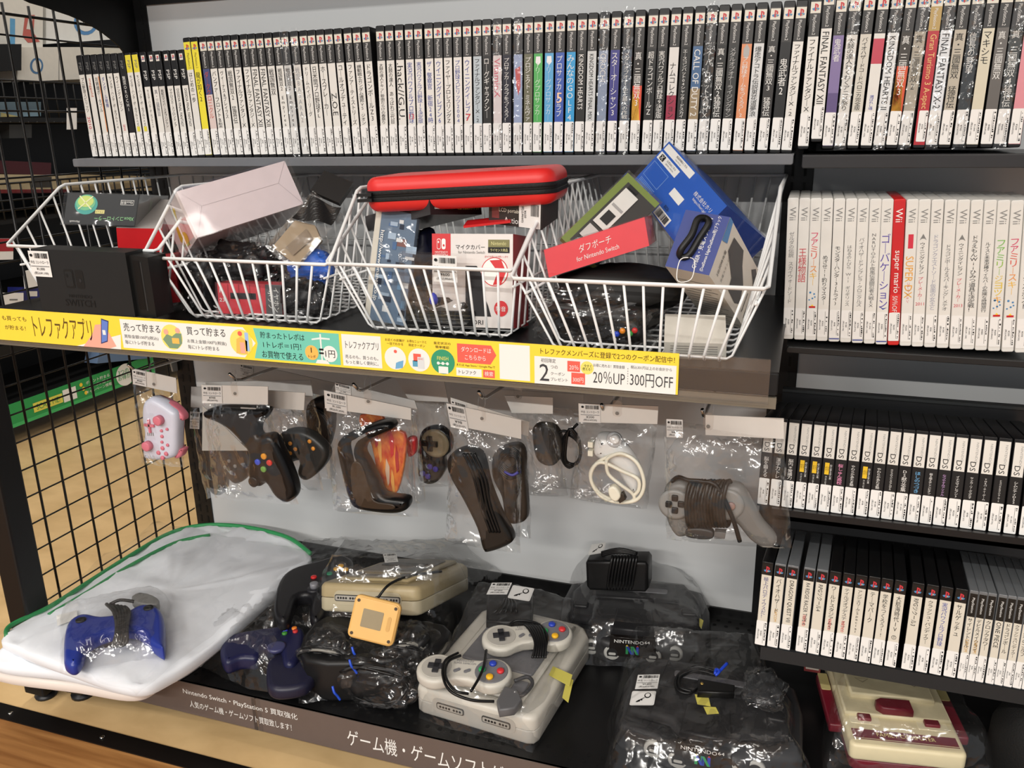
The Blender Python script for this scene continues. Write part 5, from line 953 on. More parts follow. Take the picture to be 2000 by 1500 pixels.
p.tube([(1182, 905, 16), (1190, 893, 18), (1215, 886, 20), (1245, 905, 22), (1258, 945, 22), (1245, 975, 20), (1210, 981, 18), (1175, 970, 16), (1155, 940, 16), (1158, 915, 17), (1176, 903, 18), (1215, 920, 20), (1245, 935, 21), (1248, 955, 20), (1238, 968, 19)], 2.7, CW, n=8, k=7)
p.tube([(1184, 900, 20), (1188, 925, 20), (1210, 945, 22), (1236, 965, 20), (1235, 978, 18), (1205, 978, 16), (1170, 962, 15), (1153, 930, 15), (1165, 905, 15), (1200, 888, 16), (1235, 893, 18)], 2.5, CW, n=8, k=7); p.part('cord')
p.plate([(1192, 948), (1204, 943), (1216, 960), (1208, 972), (1196, 966)], 16, 30, CW, r=3); p.plate([(1208, 962), (1220, 955), (1226, 968), (1214, 976)], 18, 28, mat((90, 84, 76), .35, metal=.6), r=1, sm=False); p.part('plug')
# --- rightmost hook: grey pad
hangbag('large clear header bag on the rightmost hook holding the grey gamepad', [(1378, 810), (1531, 817), (1531, 857), (1378, 849)], -165, [(1302, 1052), (1546, 1070)], 24, ('480', '528'), 27, tab=(1384, 822), tagpos=(-.52, -.2, -.30, .72), amp=1.2, top=(1298, 820))
p = PP('gamepad', 'grey gamepad wrapped in its black cord on the rightmost hook', 'gamepad', 1, -160, (1400, 970)); PG = mat((112, 112, 110), .4); PG2 = mat((134, 134, 132), .38)
p.plate([(1296, 965), (1303, 948), (1325, 940), (1345, 948), (1352, 970), (1385, 985), (1425, 975), (1405, 950), (1425, 945), (1450, 952), (1470, 985), (1490, 1020), (1515, 1050), (1512, 1068), (1490, 1070), (1465, 1055), (1440, 1025), (1415, 1010), (1370, 1008), (1345, 1015), (1347, 1038), (1338, 1048), (1322, 1048), (1308, 1030), (1298, 1000)], -16, 8, PG, r=9, n=4); p.part('body')
p.disc(1318, 985, 22, 8, 2.5, PG2, n=26); p.part('button_disc'); p.disc(1420, 985, 22, 8, 2.5, PG2, n=26); p.part('button_disc')
for x, y in ((1318, 973), (1318, 997), (1306, 985), (1330, 985)): P0 = p.L(x, y, 12); p.mb.plate(rrect(8.5, 8.5, 1.5, 2, *P0), 9, 14, mat((44, 44, 46), .35), r=1)
p.part('direction_pad'); p.disc(1428, 988, 5.5, 11, 3, mat((150, 120, 112), .3)); p.part('button')
for k in range(13): x = 1346+6*k; p.tube([(x, 950+(k % 3)*4, 14), (x+8, 940, 2), (x+10, 975, -18), (x+6, 1020, -8), (x-2, 1024, 12), (x-6, 985, 20)], 3, mat((40, 36, 32), .38), closed=True)
p.tube([(1312, 940, 2), (1325, 932, 6), (1345, 938, 12), (1370, 940, 14), (1400, 950, 16), (1430, 1010, 18), (1445, 1058, 16)], 3, CABLE); p.part('cord')
p.plate([(1340, 1032), (1368, 1030), (1392, 1036), (1392, 1050), (1366, 1052), (1340, 1046)], -4, 8, mat((70, 70, 72), .4), r=3); p.plate([(1396, 1036), (1418, 1038), (1416, 1050), (1395, 1050)], -3, 9, mat((96, 96, 96), .4), r=1, sm=False); p.part('plug')
# ================================================================ consoles and bundles on the base shelves
ZB = -819
RX = Matrix.Rotation(-math.pi/2, 4, 'X')   # outline (x, depth) extruded upwards: y up, z towards viewer
def place(pl, pr, z, lift=0):
    a, b = WZ(*pl, z), WZ(*pr, z); O = (a+b)/2; O.z += lift*.001; return frame(O, b-a, y=UP), (b-a).length*1000
def drape(parent, px, z, H, seed=1, e=.12, amp=1.0, nu=38, nv=34, m=None, name='clear_bag', prof=None, under=True):
    """loose clear bag over things: px = 4 photo corners (front-left, front-right, back-right, back-left) on plane z"""
    Mi = parent.matrix_world.inverted(); q = [WZ(*p, z) for p in px]
    def g(u, v):
        a = (q[0]*(1-u)+q[1]*u)*(1-v)+(q[3]*(1-u)+q[2]*u)*v
        d = min(u, 1-u)/e, min(v, 1-v)/e; w_ = min(1, d[0])*min(1, d[1]); w_ = w_**.55
        h = H*(prof(u, v) if prof else 1)
        s = Vector((a.x, a.y, a.z))*28+Vector((seed*5.3, 0, 0)); n = noise.noise(s)*5+abs(noise.noise(s*2.3))*6+abs(noise.noise(Vector((s.x*3+s.y*2, s.y, 0))))*5
        rd = noise.noise(s*.6+Vector((3, 3, 0)))*.012
        return (Mi @ (a+Vector((rd, rd, (h*w_+n*amp*min(1, w_+.3)+1.5)*.001))))*1000
    b = MB(); b.sheet(g, nu, nv, m or FILMD); b.build(name, parent)
LG_ = mat((196, 192, 182), .4); LG2 = mat((172, 168, 160), .42); MGY = mat((112, 112, 116), .4); BE = mat((168, 152, 116), .42); BE2 = mat((176, 166, 140), .42)
def sfc(M, lab, c1, c2, c3, w=196, d=236):
    t = thing('game_console', lab, 'game console', M)
    b = MB(); ol = [(-w/2, 14), (-w/2+4, 4), (-w/2+14, 0), (w/2-14, 0), (w/2-4, 4), (w/2, 14), (w/2, d-30), (w/2-14, d-8), (w/2-30, d), (-w/2+30, d), (-w/2+14, d-8), (-w/2, d-30)]
    b.plate(ol, 2, 26, c2, RX, r=2, rb=5); b.build('lower_shell', t)
    b = MB(); b.plate(ol, 26.8, 50, c1, RX, r=9, rb=1, seg=5)
    b.plate([(-w/2+30, 22), (w/2-30, 22), (w/2-26, d-20), (-w/2+26, d-20)], 48, 57, c1, RX, r=5); b.build('upper_shell', t)
    b = MB(); b.plate(rrect(w-78, d-120, 4, 2, 0, d/2+20), 55, 60, c3, RX, r=2); b.plate(rrect(w-104, 26, 3, 2, 0, d/2+20), 58, 61.5, mat((70, 70, 72), .4), RX, r=1)
    b.plate(rrect(22, 30, 3, 2, -w/2+46, 48), 55, 60, c3, RX, r=2); b.plate(rrect(22, 30, 3, 2, w/2-46, 48), 55, 60, c3, RX, r=2); b.plate(rrect(60, 14, 3, 2, 0, 44), 55, 59, c3, RX, r=2); b.build('top_panel', t)
    f_ = lambda: None
    b = MB(); f = Face(b, (0, 0, 0), (1, 0, 0), (0, 1, 0), lift=.3); f.O = Vector((0, 0, 0)); b.plate(rrect(w-62, 24, 10, 4, 0, 27), 0, .8, c2)
    for x in (-38, 38):
        b.plate(rrect(46, 11, 3, 3, x, 27), .6, 2.2, mat((84, 82, 78), .4)); b.plate(rrect(43, 8, 2, 2, x, 27), 2.2, 2.6, mat((160, 156, 148), .4))
        for k in range(7): b.plate(circ(1.9, 10, x-16+5*k+(3 if k > 3 else 0), 27), 2.6, 3.0, mat((40, 38, 36), .5))
    b.build('controller_ports', t); return t
def fpad(cl, cr, z, lab, txt=True):
    """round ended pad from the photo centres of its two lobes"""
    a, b_ = WZ(*cl, z), WZ(*cr, z); x = (b_-a).normalized(); M = frame((a+b_)/2, x, z=UP+Vector((0, -.12, 0))); d = 42
    t = thing('round_gamepad', lab, 'gamepad', M, 'round ended gamepads on the pale console'); b = MB(); ol = []
    for k in range(-9, 10): an = math.radians(k*14.2); ol.append((d+31*math.cos(an), 31*math.sin(an)))
    ol += [(10, 24), (-10, 24)]
    for k in range(-9, 10): an = math.radians(180+k*14.2); ol.append((-d+31*math.cos(an), 31*math.sin(an)))
    ol += [(-10, -20), (10, -20)]
    b.plate(ol, -10, 9, LG_, r=6, seg=4); b.build('body', t)
    b = MB(); b.plate(circ(25, 26, d, 0), 8, 10.4, MGY, r=1); b.build('button_disc', t); b = MB(); b.plate(circ(23, 26, -d, 0), 8, 9.8, LG2, r=.5); b.build('pad_disc', t)
    b = MB(); b.box(-d-13, -d+13, -4.5, 4.5, 8, 13, mat((66, 66, 70), .4)); b.box(-d-4.5, -d+4.5, -13, 13, 8, 13, mat((66, 66, 70), .4)); b.build('direction_pad', t)
    for px, py, c in ((0, 14, (44, 66, 176)), (14, 0, (206, 50, 54)), (0, -14, (236, 180, 40)), (-14, 0, (50, 150, 90))):
        b = MB(); b.lathe([(5.6, 10), (5.6, 13), (4.4, 14.4)], mat(c, .25), Matrix.Translation((d+px, py, 0)), 16); b.build('button', t)
    b = MB()
    for x_ in (-10, 6): b.plate(rrect(11, 4.5, 2.2, 3), 9, 11, MGY, Matrix.Translation((x_, -4, 0)) @ Matrix.Rotation(.6, 4, 'Z'))
    b.build('start_select', t)
    b = MB(); f = Face(b, (0, 0, 9.1), (1, 0, 0), (0, 1, 0), lift=.2); f.text('Nintendo', -14, 15, 12, 20, MGY, k=1); f.text('SUPER FAMICOM', -18, 10, 16, 14, MGY, k=1); b.build('lettering', t)
    return t
# pale console with two pads
M, w_ = place((812, 1392), (1046, 1463), ZB); t = sfc(M, 'pale grey game console at front centre with two gamepads on top', LG_, LG2, MGY, w=200, d=256)
def local_cable(t, pts, r=2, z=None, m=CABLE, name='cable', k=6, closed=False, label=None):
    Mi = t.matrix_world.inverted(); b = MB(); b.tube(spline([(Mi @ WZ(p[0], p[1], p[2]))*1000 for p in pts], k, closed), r, m, 6, closed=closed); return b.build(name, t)
drape(t, [(812, 1405), (1050, 1470), (1160, 1235), (925, 1195)], ZB, 84, 31, .10, .8, prof=lambda u, v: .82+.2*v)
b = MB(); Mi = t.matrix_world.inverted(); 
def patch(t, px, z, m, name, th=.6):
    Mi = t.matrix_world.inverted(); P = [(Mi @ WZ(*p, z))*1000 for p in px]; b = MB(); n = (P[1]-P[0]).cross(P[2]-P[1]).normalized(); q = [p+n*th for p in P]
    N = len(P); b.add(P+q, [tuple(range(N)), tuple(range(N, 2*N))]+[(i, (i+1) % N, N+(i+1) % N, N+i) for i in range(N)], m); return b.build(name, t)
MASK = mat((206, 196, 92), .5, bump=.3)
patch(t, [(1080, 1301), (1118, 1318), (1112, 1340), (1072, 1318)], -764, MASK, 'masking_tape'); patch(t, [(1108, 1322), (1120, 1328), (1110, 1372), (1098, 1362)], -768, MASK, 'masking_tape')
def keytag(t, px, z, nm='key_label'):
    """white label with a key sign; px TL TR BR BL on plane z"""
    Mi = t.matrix_world.inverted(); P = [(Mi @ WZ(*p, z))*1000 for p in px]; b = MB(); f = Face(b, P[3], P[2]-P[3], P[0]-P[3], lift=.4); K = mat((20, 20, 20), .5, var=0)
    if f.n.dot(Mi.to_3x3() @ Vector((0, -.6, 1))) < 0: f.n = -f.n
    f.poly(rrect(1, 1, .08, 3, .5, .5), PAPER, 1); f.poly(rrect(.92, .9, .06, 3, .5, .5), mat((200, 200, 198), .5), 1.5); f.poly(rrect(.90, .87, .06, 3, .5, .5), PAPER, 2)
    f.disc(.68, .66, .14, K, 3, ry=.19); f.disc(.68, .66, .095, PAPER, 4, ry=.13); f.poly([(.60, .56), (.56, .50), (.24, .22), (.28, .29)], K, 3); f.poly([(.58, .5), (.62, .54), (.30, .18), (.22, .2)], K, 3); f.poly([(.32, .3), (.36, .2), (.40, .25), (.36, .36)], K, 3); f.poly([(.42, .38), (.46, .28), (.5, .34), (.46, .44)], K, 3)
    b.build(nm, t)
def pricetag(t, px, z, price, seed=3):
    Mi = t.matrix_world.inverted(); P = [(Mi @ WZ(*p, z))*1000 for p in px]; b = MB(); f = Face(b, P[3], P[2]-P[3], P[0]-P[3], lift=.3)
    if f.n.dot(Mi.to_3x3() @ Vector((0, -.6, 1))) < 0: f.n = -f.n
    tag(f, 0, 0, 1, 1, price, seed); b.build('price_label', t)
pricetag(t, [(961, 1139), (997, 1139), (990, 1162), (950, 1162)], -690, ('7,800', '8,580')); keytag(t, [(1002, 1143), (1041, 1149), (1034, 1175), (991, 1168)], -690)
pa = fpad((849, 1311), (965, 1321), -748, 'pale round ended gamepad with coloured buttons, front one on pale console')
pb = fpad((980, 1251), (1080, 1242), -742, 'pale round ended gamepad with coloured buttons, rear one on pale console')
def cords(t, pts, r=2.2, m=CABLE):
    Mi = t.matrix_world.inverted(); b = MB()
    for P in pts: b.tube(spline([(Mi @ WZ(*p))*1000 for p in P], 7, False), r, m, 6)
    b.build('cord', t)
def bundle(name, lab, cat, pts, r=2.2, m=CABLE, group=None):
    O = WZ(*pts[0][0]); t = thing(name, lab, cat, Matrix.Translation(O), group); b = MB()
    for P in pts: b.tube(spline([(WZ(*p)-O)*1000 for p in P], 7, False), r, m, 6)
    b.build('cord', t); return t
cords(pa, [[(895, 1275, -735), (870, 1290, -733), (865, 1320, -733), (880, 1350, -736), (920, 1367, -745), (965, 1370, -752)], [(900, 1280, -730), (876, 1292, -730), (870, 1320, -731), (888, 1348, -734), (915, 1355, -740)], [(950, 1270, -735), (945, 1300, -730), (935, 1325, -732), (920, 1350, -736)]])
cords(pb, [[(1015+5*k, 1220, -745), (1030+5*k, 1225, -728), (1045+4*k, 1255, -728), (1040+5*k, 1285, -740)] for k in range(6)]+[[(990, 1225, -740), (1010, 1212, -735), (1050, 1218, -730), (1068, 1240, -728), (1066, 1265, -732)]])
p = PP('power_adapter', 'black power adapter with ribbed cord behind the pale console', 'adapter', 2, -790, (995, 1210)); p.plate([(950, 1235), (1040, 1238), (1042, 1180), (952, 1172)], -25, 45, mat((22, 22, 24), .35), r=6, n=1, sm=False); p.part('body')
for k in range(5): p.tube([(962+12*k, 1200, 42), (972+9*k, 1190, 50), (980+7*k, 1180, 50), (985+4*k, 1170, 46)], 2, CABLE)
p.part('cable')
p = PP('plug_connector', 'grey plug lying at the front edge of the pale console', 'plug', 2, -758, (985, 1365)); p.plate([(970, 1372), (985, 1345), (1012, 1352), (1020, 1372), (1005, 1388), (975, 1392)], -4, 10, mat((92, 92, 94), .4), r=3, sm=False); p.part('body'); p.tube([(1005, 1330, 6), (1030, 1322, 8), (1040, 1335, 6), (1025, 1355, 4), (1008, 1362, 2)], 3, mat((84, 84, 88), .4)); p.part('clip')
# beige console on a black box
p = PP('black_console', 'black console lying flat underneath the yellowed console', 'game console', 2, -790, (760, 1270)); p.plate([(600, 1312), (822, 1302), (870, 1240), (640, 1222)], -29, 44, mat((28, 28, 30), .4), r=8); p.part('body')
M = frame(V(348, -141, -736), Vector((184, 5, 21)), y=Vector((-4, 14, 42))); t = sfc(M, 'yellowed beige game console stacked in clear film near the cloth bag', BE, BE2, mat((96, 92, 84), .4), w=188, d=246)
drape(t, [(590, 1375), (830, 1345), (985, 1130), (640, 1120)], ZB, 150, 33, .16, 1.3, prof=lambda u, v: .42 if v < .3 else (.42+.58*min(1, (v-.3)/.14))*(1-.4*max(0, v-.44)/.56))
Mi = t.matrix_world.inverted(); pricetag(t, [(748, 1083), (772, 1082), (778, 1098), (752, 1100)], -712, ('4,800', '5,280'))
local_cable(t, [(862, 1116, -712), (800, 1125, -690), (760, 1142, -676), (738, 1168, -690)], 2.4)
P = [WY(704, 1162, -212), WY(794, 1184, -200), WY(676, 1243, -240)]; M = frame(P[2], (P[1]-P[0]), y=(P[0]-P[2])); w_ = (P[1]-P[0]).length*1000; h_ = (P[0]-P[2]).length*1000
t = thing('adapter_block', 'yellowed square adapter with a window hanging in front of the beige console', 'adapter', M); YB = mat((224, 178, 104), .4); b = MB()
b.plate(rrect(w_, h_, 9, 4, w_/2, h_/2), -11, 0, YB, r=3); b.plate(rrect(w_*.93, h_*.93, 8, 4, w_/2, h_/2), 0, 2, YB, r=1.5); b.build('housing', t)
b = MB(); b.plate(rrect(w_*.44, h_*.42, 1.5, 2, w_*.46, h_*.52), 1.5, 2.6, mat((150, 136, 108), .25)); b.plate(rrect(w_*.08, h_*.34, 3, 2, w_*.82, h_*.5), 1.6, 2.7, mat((206, 160, 88), .4))
for a, c in ((.1, .88), (.9, .88), (.1, .12), (.9, .12)): b.plate(circ(2.6, 12, w_*a, h_*c), 1.6, 2.5, mat((90, 70, 50), .5))
b.build('window_and_screws', t)
for k, (x, y, zz, rx, ry, rz, lab) in enumerate(((650, 1285, -775, 52, 40, 42, 'crumpled bag of black leads left of the tan adapter'), (740, 1320, -780, 62, 34, 38, 'crumpled bag of black leads below the tan adapter'), (805, 1275, -770, 40, 50, 44, 'crumpled bag of black leads right of the tan adapter'))):
    q = WZ(x, y, zz); tt = blob('lead_bundle', lab, 'bundle', q, rx, ry, rz, mat((36, 36, 38), .4), 60+k, .35, film_=FILM, group='bags of leads in front of the beige console')
    b = MB(); r = random.Random(k)
    for j in range(9):
        a0 = r.uniform(0, 6.28); b.tube(spline([(rx*math.cos(a0+1.2*i)*.95, -ry*abs(math.sin(a0+i))*.9, rz*math.sin(a0+1.2*i)*.9) for i in range(5)], 6, False), 2.2, mat(r.choice([(24, 24, 26), (70, 70, 72), (130, 128, 122)]), .4), 5)
    b.build('leads', tt)
for k, (x, y, z) in enumerate(((693, 1275, -745), (688, 1300, -748), (655, 1352, -790))):
    b = MB(); b.tube(spline([(-4, 0, 10), (0, -3, 2), (3, 0, -6), (6, 2, -14)], 4, False), 2, mat((40, 80, 200), .35)); b.build('cable_tie', label=['blue twist tie under the tan adapter', 'blue twist tie lower down among the black leads', 'blue twist tie at the bottom of the leads'][k], cat='cable tie', M=Matrix.Translation(WZ(x, y, z)))
p = PP('round_gamepad', 'grey gamepad tangled in the leads left of the tan adapter', 'gamepad', 2, -758, (650, 1250)); p.plate([(618, 1258), (625, 1238), (650, 1228), (680, 1235), (688, 1255), (675, 1272), (645, 1280), (622, 1275)], -8, 8, LG2, r=6); p.tube([(635, 1250, 12), (660, 1240, 12), (680, 1252, 10), (665, 1265, 12), (640, 1262, 12)], 2, CABLE, closed=True); p.part('body')
# dark pads left of it
p = PP('gamepad', 'black gamepad with red green and yellow buttons behind the blue ones', 'gamepad', 2, -755, (600, 1150)); NB = mat((34, 34, 38), .35)
p.plate([(545, 1140), (570, 1115), (620, 1100), (665, 1088), (690, 1100), (680, 1130), (650, 1145), (640, 1190), (620, 1215), (605, 1205), (608, 1170), (580, 1170), (565, 1210), (545, 1215), (535, 1190)], -14, 14, NB, r=9); p.part('body')
for x, y, c in ((613, 1128, (200, 40, 40)), (644, 1121, (30, 130, 90)), (657, 1112, (226, 170, 50)), (666, 1106, (226, 170, 50)), (675, 1113, (226, 170, 50))): p.disc(x, y, 5.5, 14, 3, mat(c, .25)); p.part('button')
p.disc(613, 1152, 12, 14, 4, mat((50, 50, 56), .35)); p.disc(614, 1147, 7.5, 18, 9, mat((120, 120, 126), .35)); p.part('thumb_stick')
drape(p.t, [(470, 1250), (660, 1240), (720, 1070), (590, 1085)], ZB, 58, 35, .2, 1.2)
p = PP('gamepad', 'dark blue gamepad in a crinkled bag near the sign strip', 'gamepad', 2, -780, (500, 1270)); NV = mat((38, 40, 84), .3)
p.plate([(430, 1270), (450, 1245), (490, 1235), (540, 1228), (580, 1225), (595, 1240), (590, 1275), (575, 1300), (555, 1300), (548, 1275), (520, 1272), (500, 1290), (470, 1290), (440, 1298)], -14, 14, NV, r=9); p.part('body')
for x, y, c in ((557, 1232, (50, 70, 210)), (556, 1238, (60, 130, 50)), (575, 1228, (226, 130, 50)), (577, 1234, (190, 50, 50))): p.disc(x, y, 4.5, 14, 3, mat(c, .2)); p.part('button')
p.disc(540, 1265, 15, 13, 4, mat((60, 62, 100), .3)); p.part('stick_ring'); drape(p.t, [(372, 1300), (545, 1362), (625, 1215), (500, 1175)], ZB, 62, 37, .2, 1.4)
patch(p.t, [(374, 1297), (416, 1262), (424, 1270), (392, 1302)], -812, PAPER, 'price_label')
p = PP('gamepad', 'dark gamepad half hidden in the crinkled bag beside the leads', 'gamepad', 2, -785, (560, 1320)); p.plate([(520, 1330), (525, 1290), (555, 1275), (600, 1285), (620, 1310), (600, 1340), (560, 1350), (530, 1348)], -14, 10, mat((42, 42, 66), .35), r=9); p.part('body')
# white cloth bags with green piping
CL = mat((226, 230, 236), .7, bump=.35, scale=22, var=.02); CL2 = mat((226, 216, 208), .7, bump=.35, scale=22, var=.02); GRN = mat((34, 134, 74), .5)
def cloth(lab, px, z0, z1, m, seed):
    P = [WZ(*p, z1) for p in px]; P = [Vector((max(p.x, -.218) if p.y > -.30 else p.x, min(p.y, .155), p.z)) for p in P]; c = sum(P, Vector())/len(P); t = thing('cloth_bag', lab, 'cloth bag', Matrix.Translation(Vector((c.x, c.y, (z0+930)*.001))), 'folded white cloth bags with green piping')
    S = spline([((p-c).x*1000, (p-c).y*1000, 0) for p in P], 6); N = len(S); H = z1-z0; b = MB(); rings = []
    for sc, z in ((.985, 0), (1.0, H*.3), (1.0, H*.7), (.985, H*.93), (.955, H), (.9, H+1), (.8, H+2), (.65, H+2), (.5, H+2), (.3, H+2), (.12, H+2)):
        rings.append([(q.x*sc, q.y*sc, z+(noise.noise(Vector((q.x*sc, q.y*sc, seed*50))*.012)*7+(.5-abs(noise.noise(Vector((q.x*sc*1.6, q.y*sc*.7, seed*50+9))*.016)))*16-6+noise.noise(Vector((q.x*sc*.9, q.y*sc*1.4, 5))*.05)*4 if sc < .98 else 0)) for q in S])
    vs = [v for r in rings for v in r]+[(0, 0, H+2)]; K = len(vs)-1
    fs = [(k*N+i, k*N+(i+1) % N, (k+1)*N+(i+1) % N, (k+1)*N+i) for k in range(len(rings)-1) for i in range(N)]+[((len(rings)-1)*N+i, (len(rings)-1)*N+(i+1) % N, K) for i in range(N)]
    b.add(vs, fs, m, None, True); b.build('fabric', t); return t, c
low, c0 = cloth('lower folded white cloth bag, slightly pink, under the top one', [(-25, 1305), (60, 1248), (300, 1085), (420, 1040), (560, 1068), (585, 1112), (405, 1270), (315, 1325), (258, 1350), (150, 1335)], ZB, -798, CL2, 2)
mid_, c0 = cloth('middle folded white cloth bag with a green tab at the front', [(-18, 1290), (60, 1225), (300, 1070), (420, 1035), (570, 1060), (596, 1098), (415, 1262), (322, 1322), (258, 1342), (120, 1312)], -797, -778, CL, 4)
b = MB(); Mi = mid_.matrix_world.inverted(); q = (Mi @ WZ(192, 1318, -785))*1000; b.plate(rrect(22, 15, 5, 3), -3, 3, GRN, Matrix.Translation(q) @ Matrix.Rotation(-.3, 4, 'Z')); b.build('green_tab', mid_)
top, c0 = cloth('top folded white cloth bag with green piping, gamepad lying on it', [(5, 1238), (85, 1180), (240, 1085), (330, 1040), (400, 1024), (480, 1028), (560, 1048), (608, 1085), (560, 1130), (430, 1245), (330, 1315), (255, 1338), (130, 1300), (30, 1262)], -775, -752, CL, 1)
b = MB(); Mi = top.matrix_world.inverted(); pth = [(12, 1243), (20, 1222), (85, 1182), (160, 1138), (240, 1088), (330, 1042), (400, 1026), (480, 1030), (560, 1050), (605, 1082)]

def clampw(p): return Vector((max(p.x, -.216) if p.y > -.31 else p.x, min(p.y, .153), p.z))
b.tube(spline([(Mi @ clampw(WZ(x, y, -753)))*1000+Vector((2, 0, 1)) for x, y in pth], 6, False), 4.2, GRN, 8); b.tube(spline([(Mi @ clampw(WZ(x+8, y+20, -752)))*1000+Vector((3, 0, 2)) for x, y in pth[2:7]], 6, False), 3.4, GRN, 8); b.build('green_piping', top)
drape(top, [(-10, 1245), (262, 1362), (618, 1080), (300, 1020)], -752, 6, 39, .06, .9, m=film('big_bag', bump=.8, haze=.01, gl=.05, scale=22, fk=.2))
# blue pad
p = PP('gamepad', 'blue gamepad with grey cable lying on the white cloth bag', 'gamepad', 2, -732, (225, 1240)); BP = mat((34, 52, 138), .3)
p.plate([(124, 1285), (126, 1240), (136, 1214), (165, 1201), (200, 1206), (240, 1200), (275, 1184), (305, 1186), (320, 1208), (322, 1262), (312, 1269), (290, 1256), (268, 1236), (240, 1232), (200, 1242), (170, 1262), (158, 1292), (142, 1302), (128, 1298)], -14, 12, BP, r=10); p.part('body')
CG = mat((70, 68, 66), .45)
for k in range(6): p.tube([(208+7*k, 1180+k, 8), (222+6*k, 1195, 17), (228+4*k, 1225, 18), (222+5*k, 1255, 8), (206+5*k, 1262, -6)], 3, CG)
p.tube([(215, 1180, 6), (235, 1172, 10), (262, 1175, 10)], 3, CG); p.part('cable')
p.plate([(258, 1170), (275, 1162), (300, 1168), (312, 1178), (305, 1186), (280, 1185), (262, 1180)], -4, 12, mat((120, 120, 118), .4), r=3, n=2); p.part('plug')
for x, y in ((158, 1212), (290, 1188)): p.disc(x, y, 8, 12, 3, BLK); p.part('thumb_stick')
drape(p.t, [(118, 1318), (330, 1282), (322, 1162), (115, 1205)], -748, 36, 41, .15, .9); patch(p.t, [(110, 1202), (150, 1192), (152, 1208), (112, 1222)], -744, PAPER, 'price_label')
# two dark consoles
def n64(M, lab, tagm=None):
    t = thing('game_console', lab, 'game console', M, 'charcoal consoles with four round ports'); K1 = mat((52, 52, 55), .42, bump=.15, scale=300); K2 = mat((44, 44, 47), .4)
    ol = [(-128, 24), (-116, 10), (-70, 4), (-52, -8), (-40, -13), (40, -13), (52, -8), (70, 4), (116, 10), (128, 24), (130, 110), (120, 168), (70, 188), (-70, 188), (-120, 168), (-130, 110)]
    b = MB(); b.plate(ol, 4, 46, K1, RX, r=12, rb=6, seg=4); b.plate([(-112, 34), (-50, 22), (-38, 4), (38, 4), (50, 22), (112, 34), (116, 120), (90, 172), (-90, 172), (-116, 120)], 38, 62, K1, RX, r=12, seg=4, scale_top=.97); b.build('housing', t)
    b = MB(); b.plate([(-34, -6), (34, -6), (30, 58), (-30, 58)], 50, 68, K2, RX, r=4); b.build('memory_cover', t)
    b = MB(); b.plate([(-76, 92), (76, 92), (70, 150), (-70, 150)], 58, 68, K2, RX, r=5); b.plate(rrect(112, 13, 4, 3, 0, 118), 67, 70, mat((94, 94, 98), .4), RX); b.build('cartridge_bay', t)
    for x in (-92, 92): b = MB(); b.plate(rrect(26, 18, 5, 3, x, 66), 58, 66, K2, RX, r=3); b.build('button', t)
    for x, dz in ((-68, 4), (-33, -6), (33, -6), (68, 4)):
        b = MB(); Mt = Matrix.Translation((x if abs(x) > 40 else x*1.0, 24, -dz+2 if abs(x) > 40 else 9)); b.lathe([(14, -4), (14, 3), (11.5, 4.2)], mat((168, 168, 164), .4), Mt, 24); b.plate([(math.cos(math.radians(a))*9, math.sin(math.radians(a))*9+1) for a in range(-20, 201, 20)]+[(-8, -5), (8, -5)], 4.2, 4.8, mat((40, 40, 42), .4), Mt); b.plate(rrect(12, 4.5, 2, 3, 0, 0), 4.8, 5.3, mat((168, 168, 164), .4), Mt); b.build('controller_port', t)
    b = MB(); BZ = mat((30, 24, 22), .2); b.plate([(-40, 20), (40, 20), (36, 56), (-36, 56)], 4, 13.6, BZ, r=1); f = Face(b, (0, 0, 13.8), (1, 0, 0), (0, 1, 0), lift=.3); f.text('NINTENDO', -30, 46, 18, 52, LTXT); f.text('64', 19, 48, 28, 53, LTXT)
    G_, B2, R2, Y2 = mat((50, 150, 90), .3), mat((44, 70, 180), .3), mat((200, 50, 50), .3), mat((220, 190, 60), .3)
    for dx_, g1, g2 in ((-11, G_, B2), (-2, B2, G_)):
        f.poly([(dx_, 26), (dx_+4, 26), (dx_+4, 41), (dx_, 41)], g1, 2); f.poly([(dx_+8, 26), (dx_+12, 26), (dx_+12, 41), (dx_+8, 41)], g1, 2); f.poly([(dx_, 41), (dx_+4, 41), (dx_+12, 26), (dx_+8, 26)], g2, 3)
    f.poly([(-11, 41), (-7, 41), (-9, 44)], Y2, 4); f.poly([(6, 41), (10, 41), (8, 44)], R2, 4)
    b.build('front_badge', t); return t
M = frame(V(913, -242, ZB), Vector((1, .02, 0)), y=UP); t = n64(M, 'charcoal console in clear bag at bottom right of the left bay, price and key labels')
drape(t, [(1175, 1560), (1600, 1570), (1490, 1295), (1215, 1275)], ZB, 80, 43, .1, .9, prof=lambda u, v: .85+.1*v)
pricetag(t, [(1246, 1319), (1289, 1318), (1284, 1346), (1240, 1347)], -744, ('9,800', '10,780'), 8); keytag(t, [(1235, 1350), (1281, 1348), (1277, 1378), (1229, 1378)], -744)
patch(t, [(1357, 1356), (1383, 1358), (1388, 1379), (1362, 1375)], -744, MASK, 'masking_tape'); patch(t, [(1374, 1380), (1398, 1381), (1404, 1393), (1381, 1395)], -744, MASK, 'masking_tape')
O = WZ(1340, 1320, -748); 
bundle('video_lead', 'thin black lead coiled on the front charcoal console', 'cable', [[(1400, 1312, -744), (1360, 1302, -744), (1325, 1318, -744), (1322, 1345, -744), (1345, 1354, -744), (1365, 1342, -744)], [(1402, 1320, -744), (1365, 1310, -742), (1330, 1322, -742), (1328, 1342, -742), (1350, 1350, -742)]], 2.2)
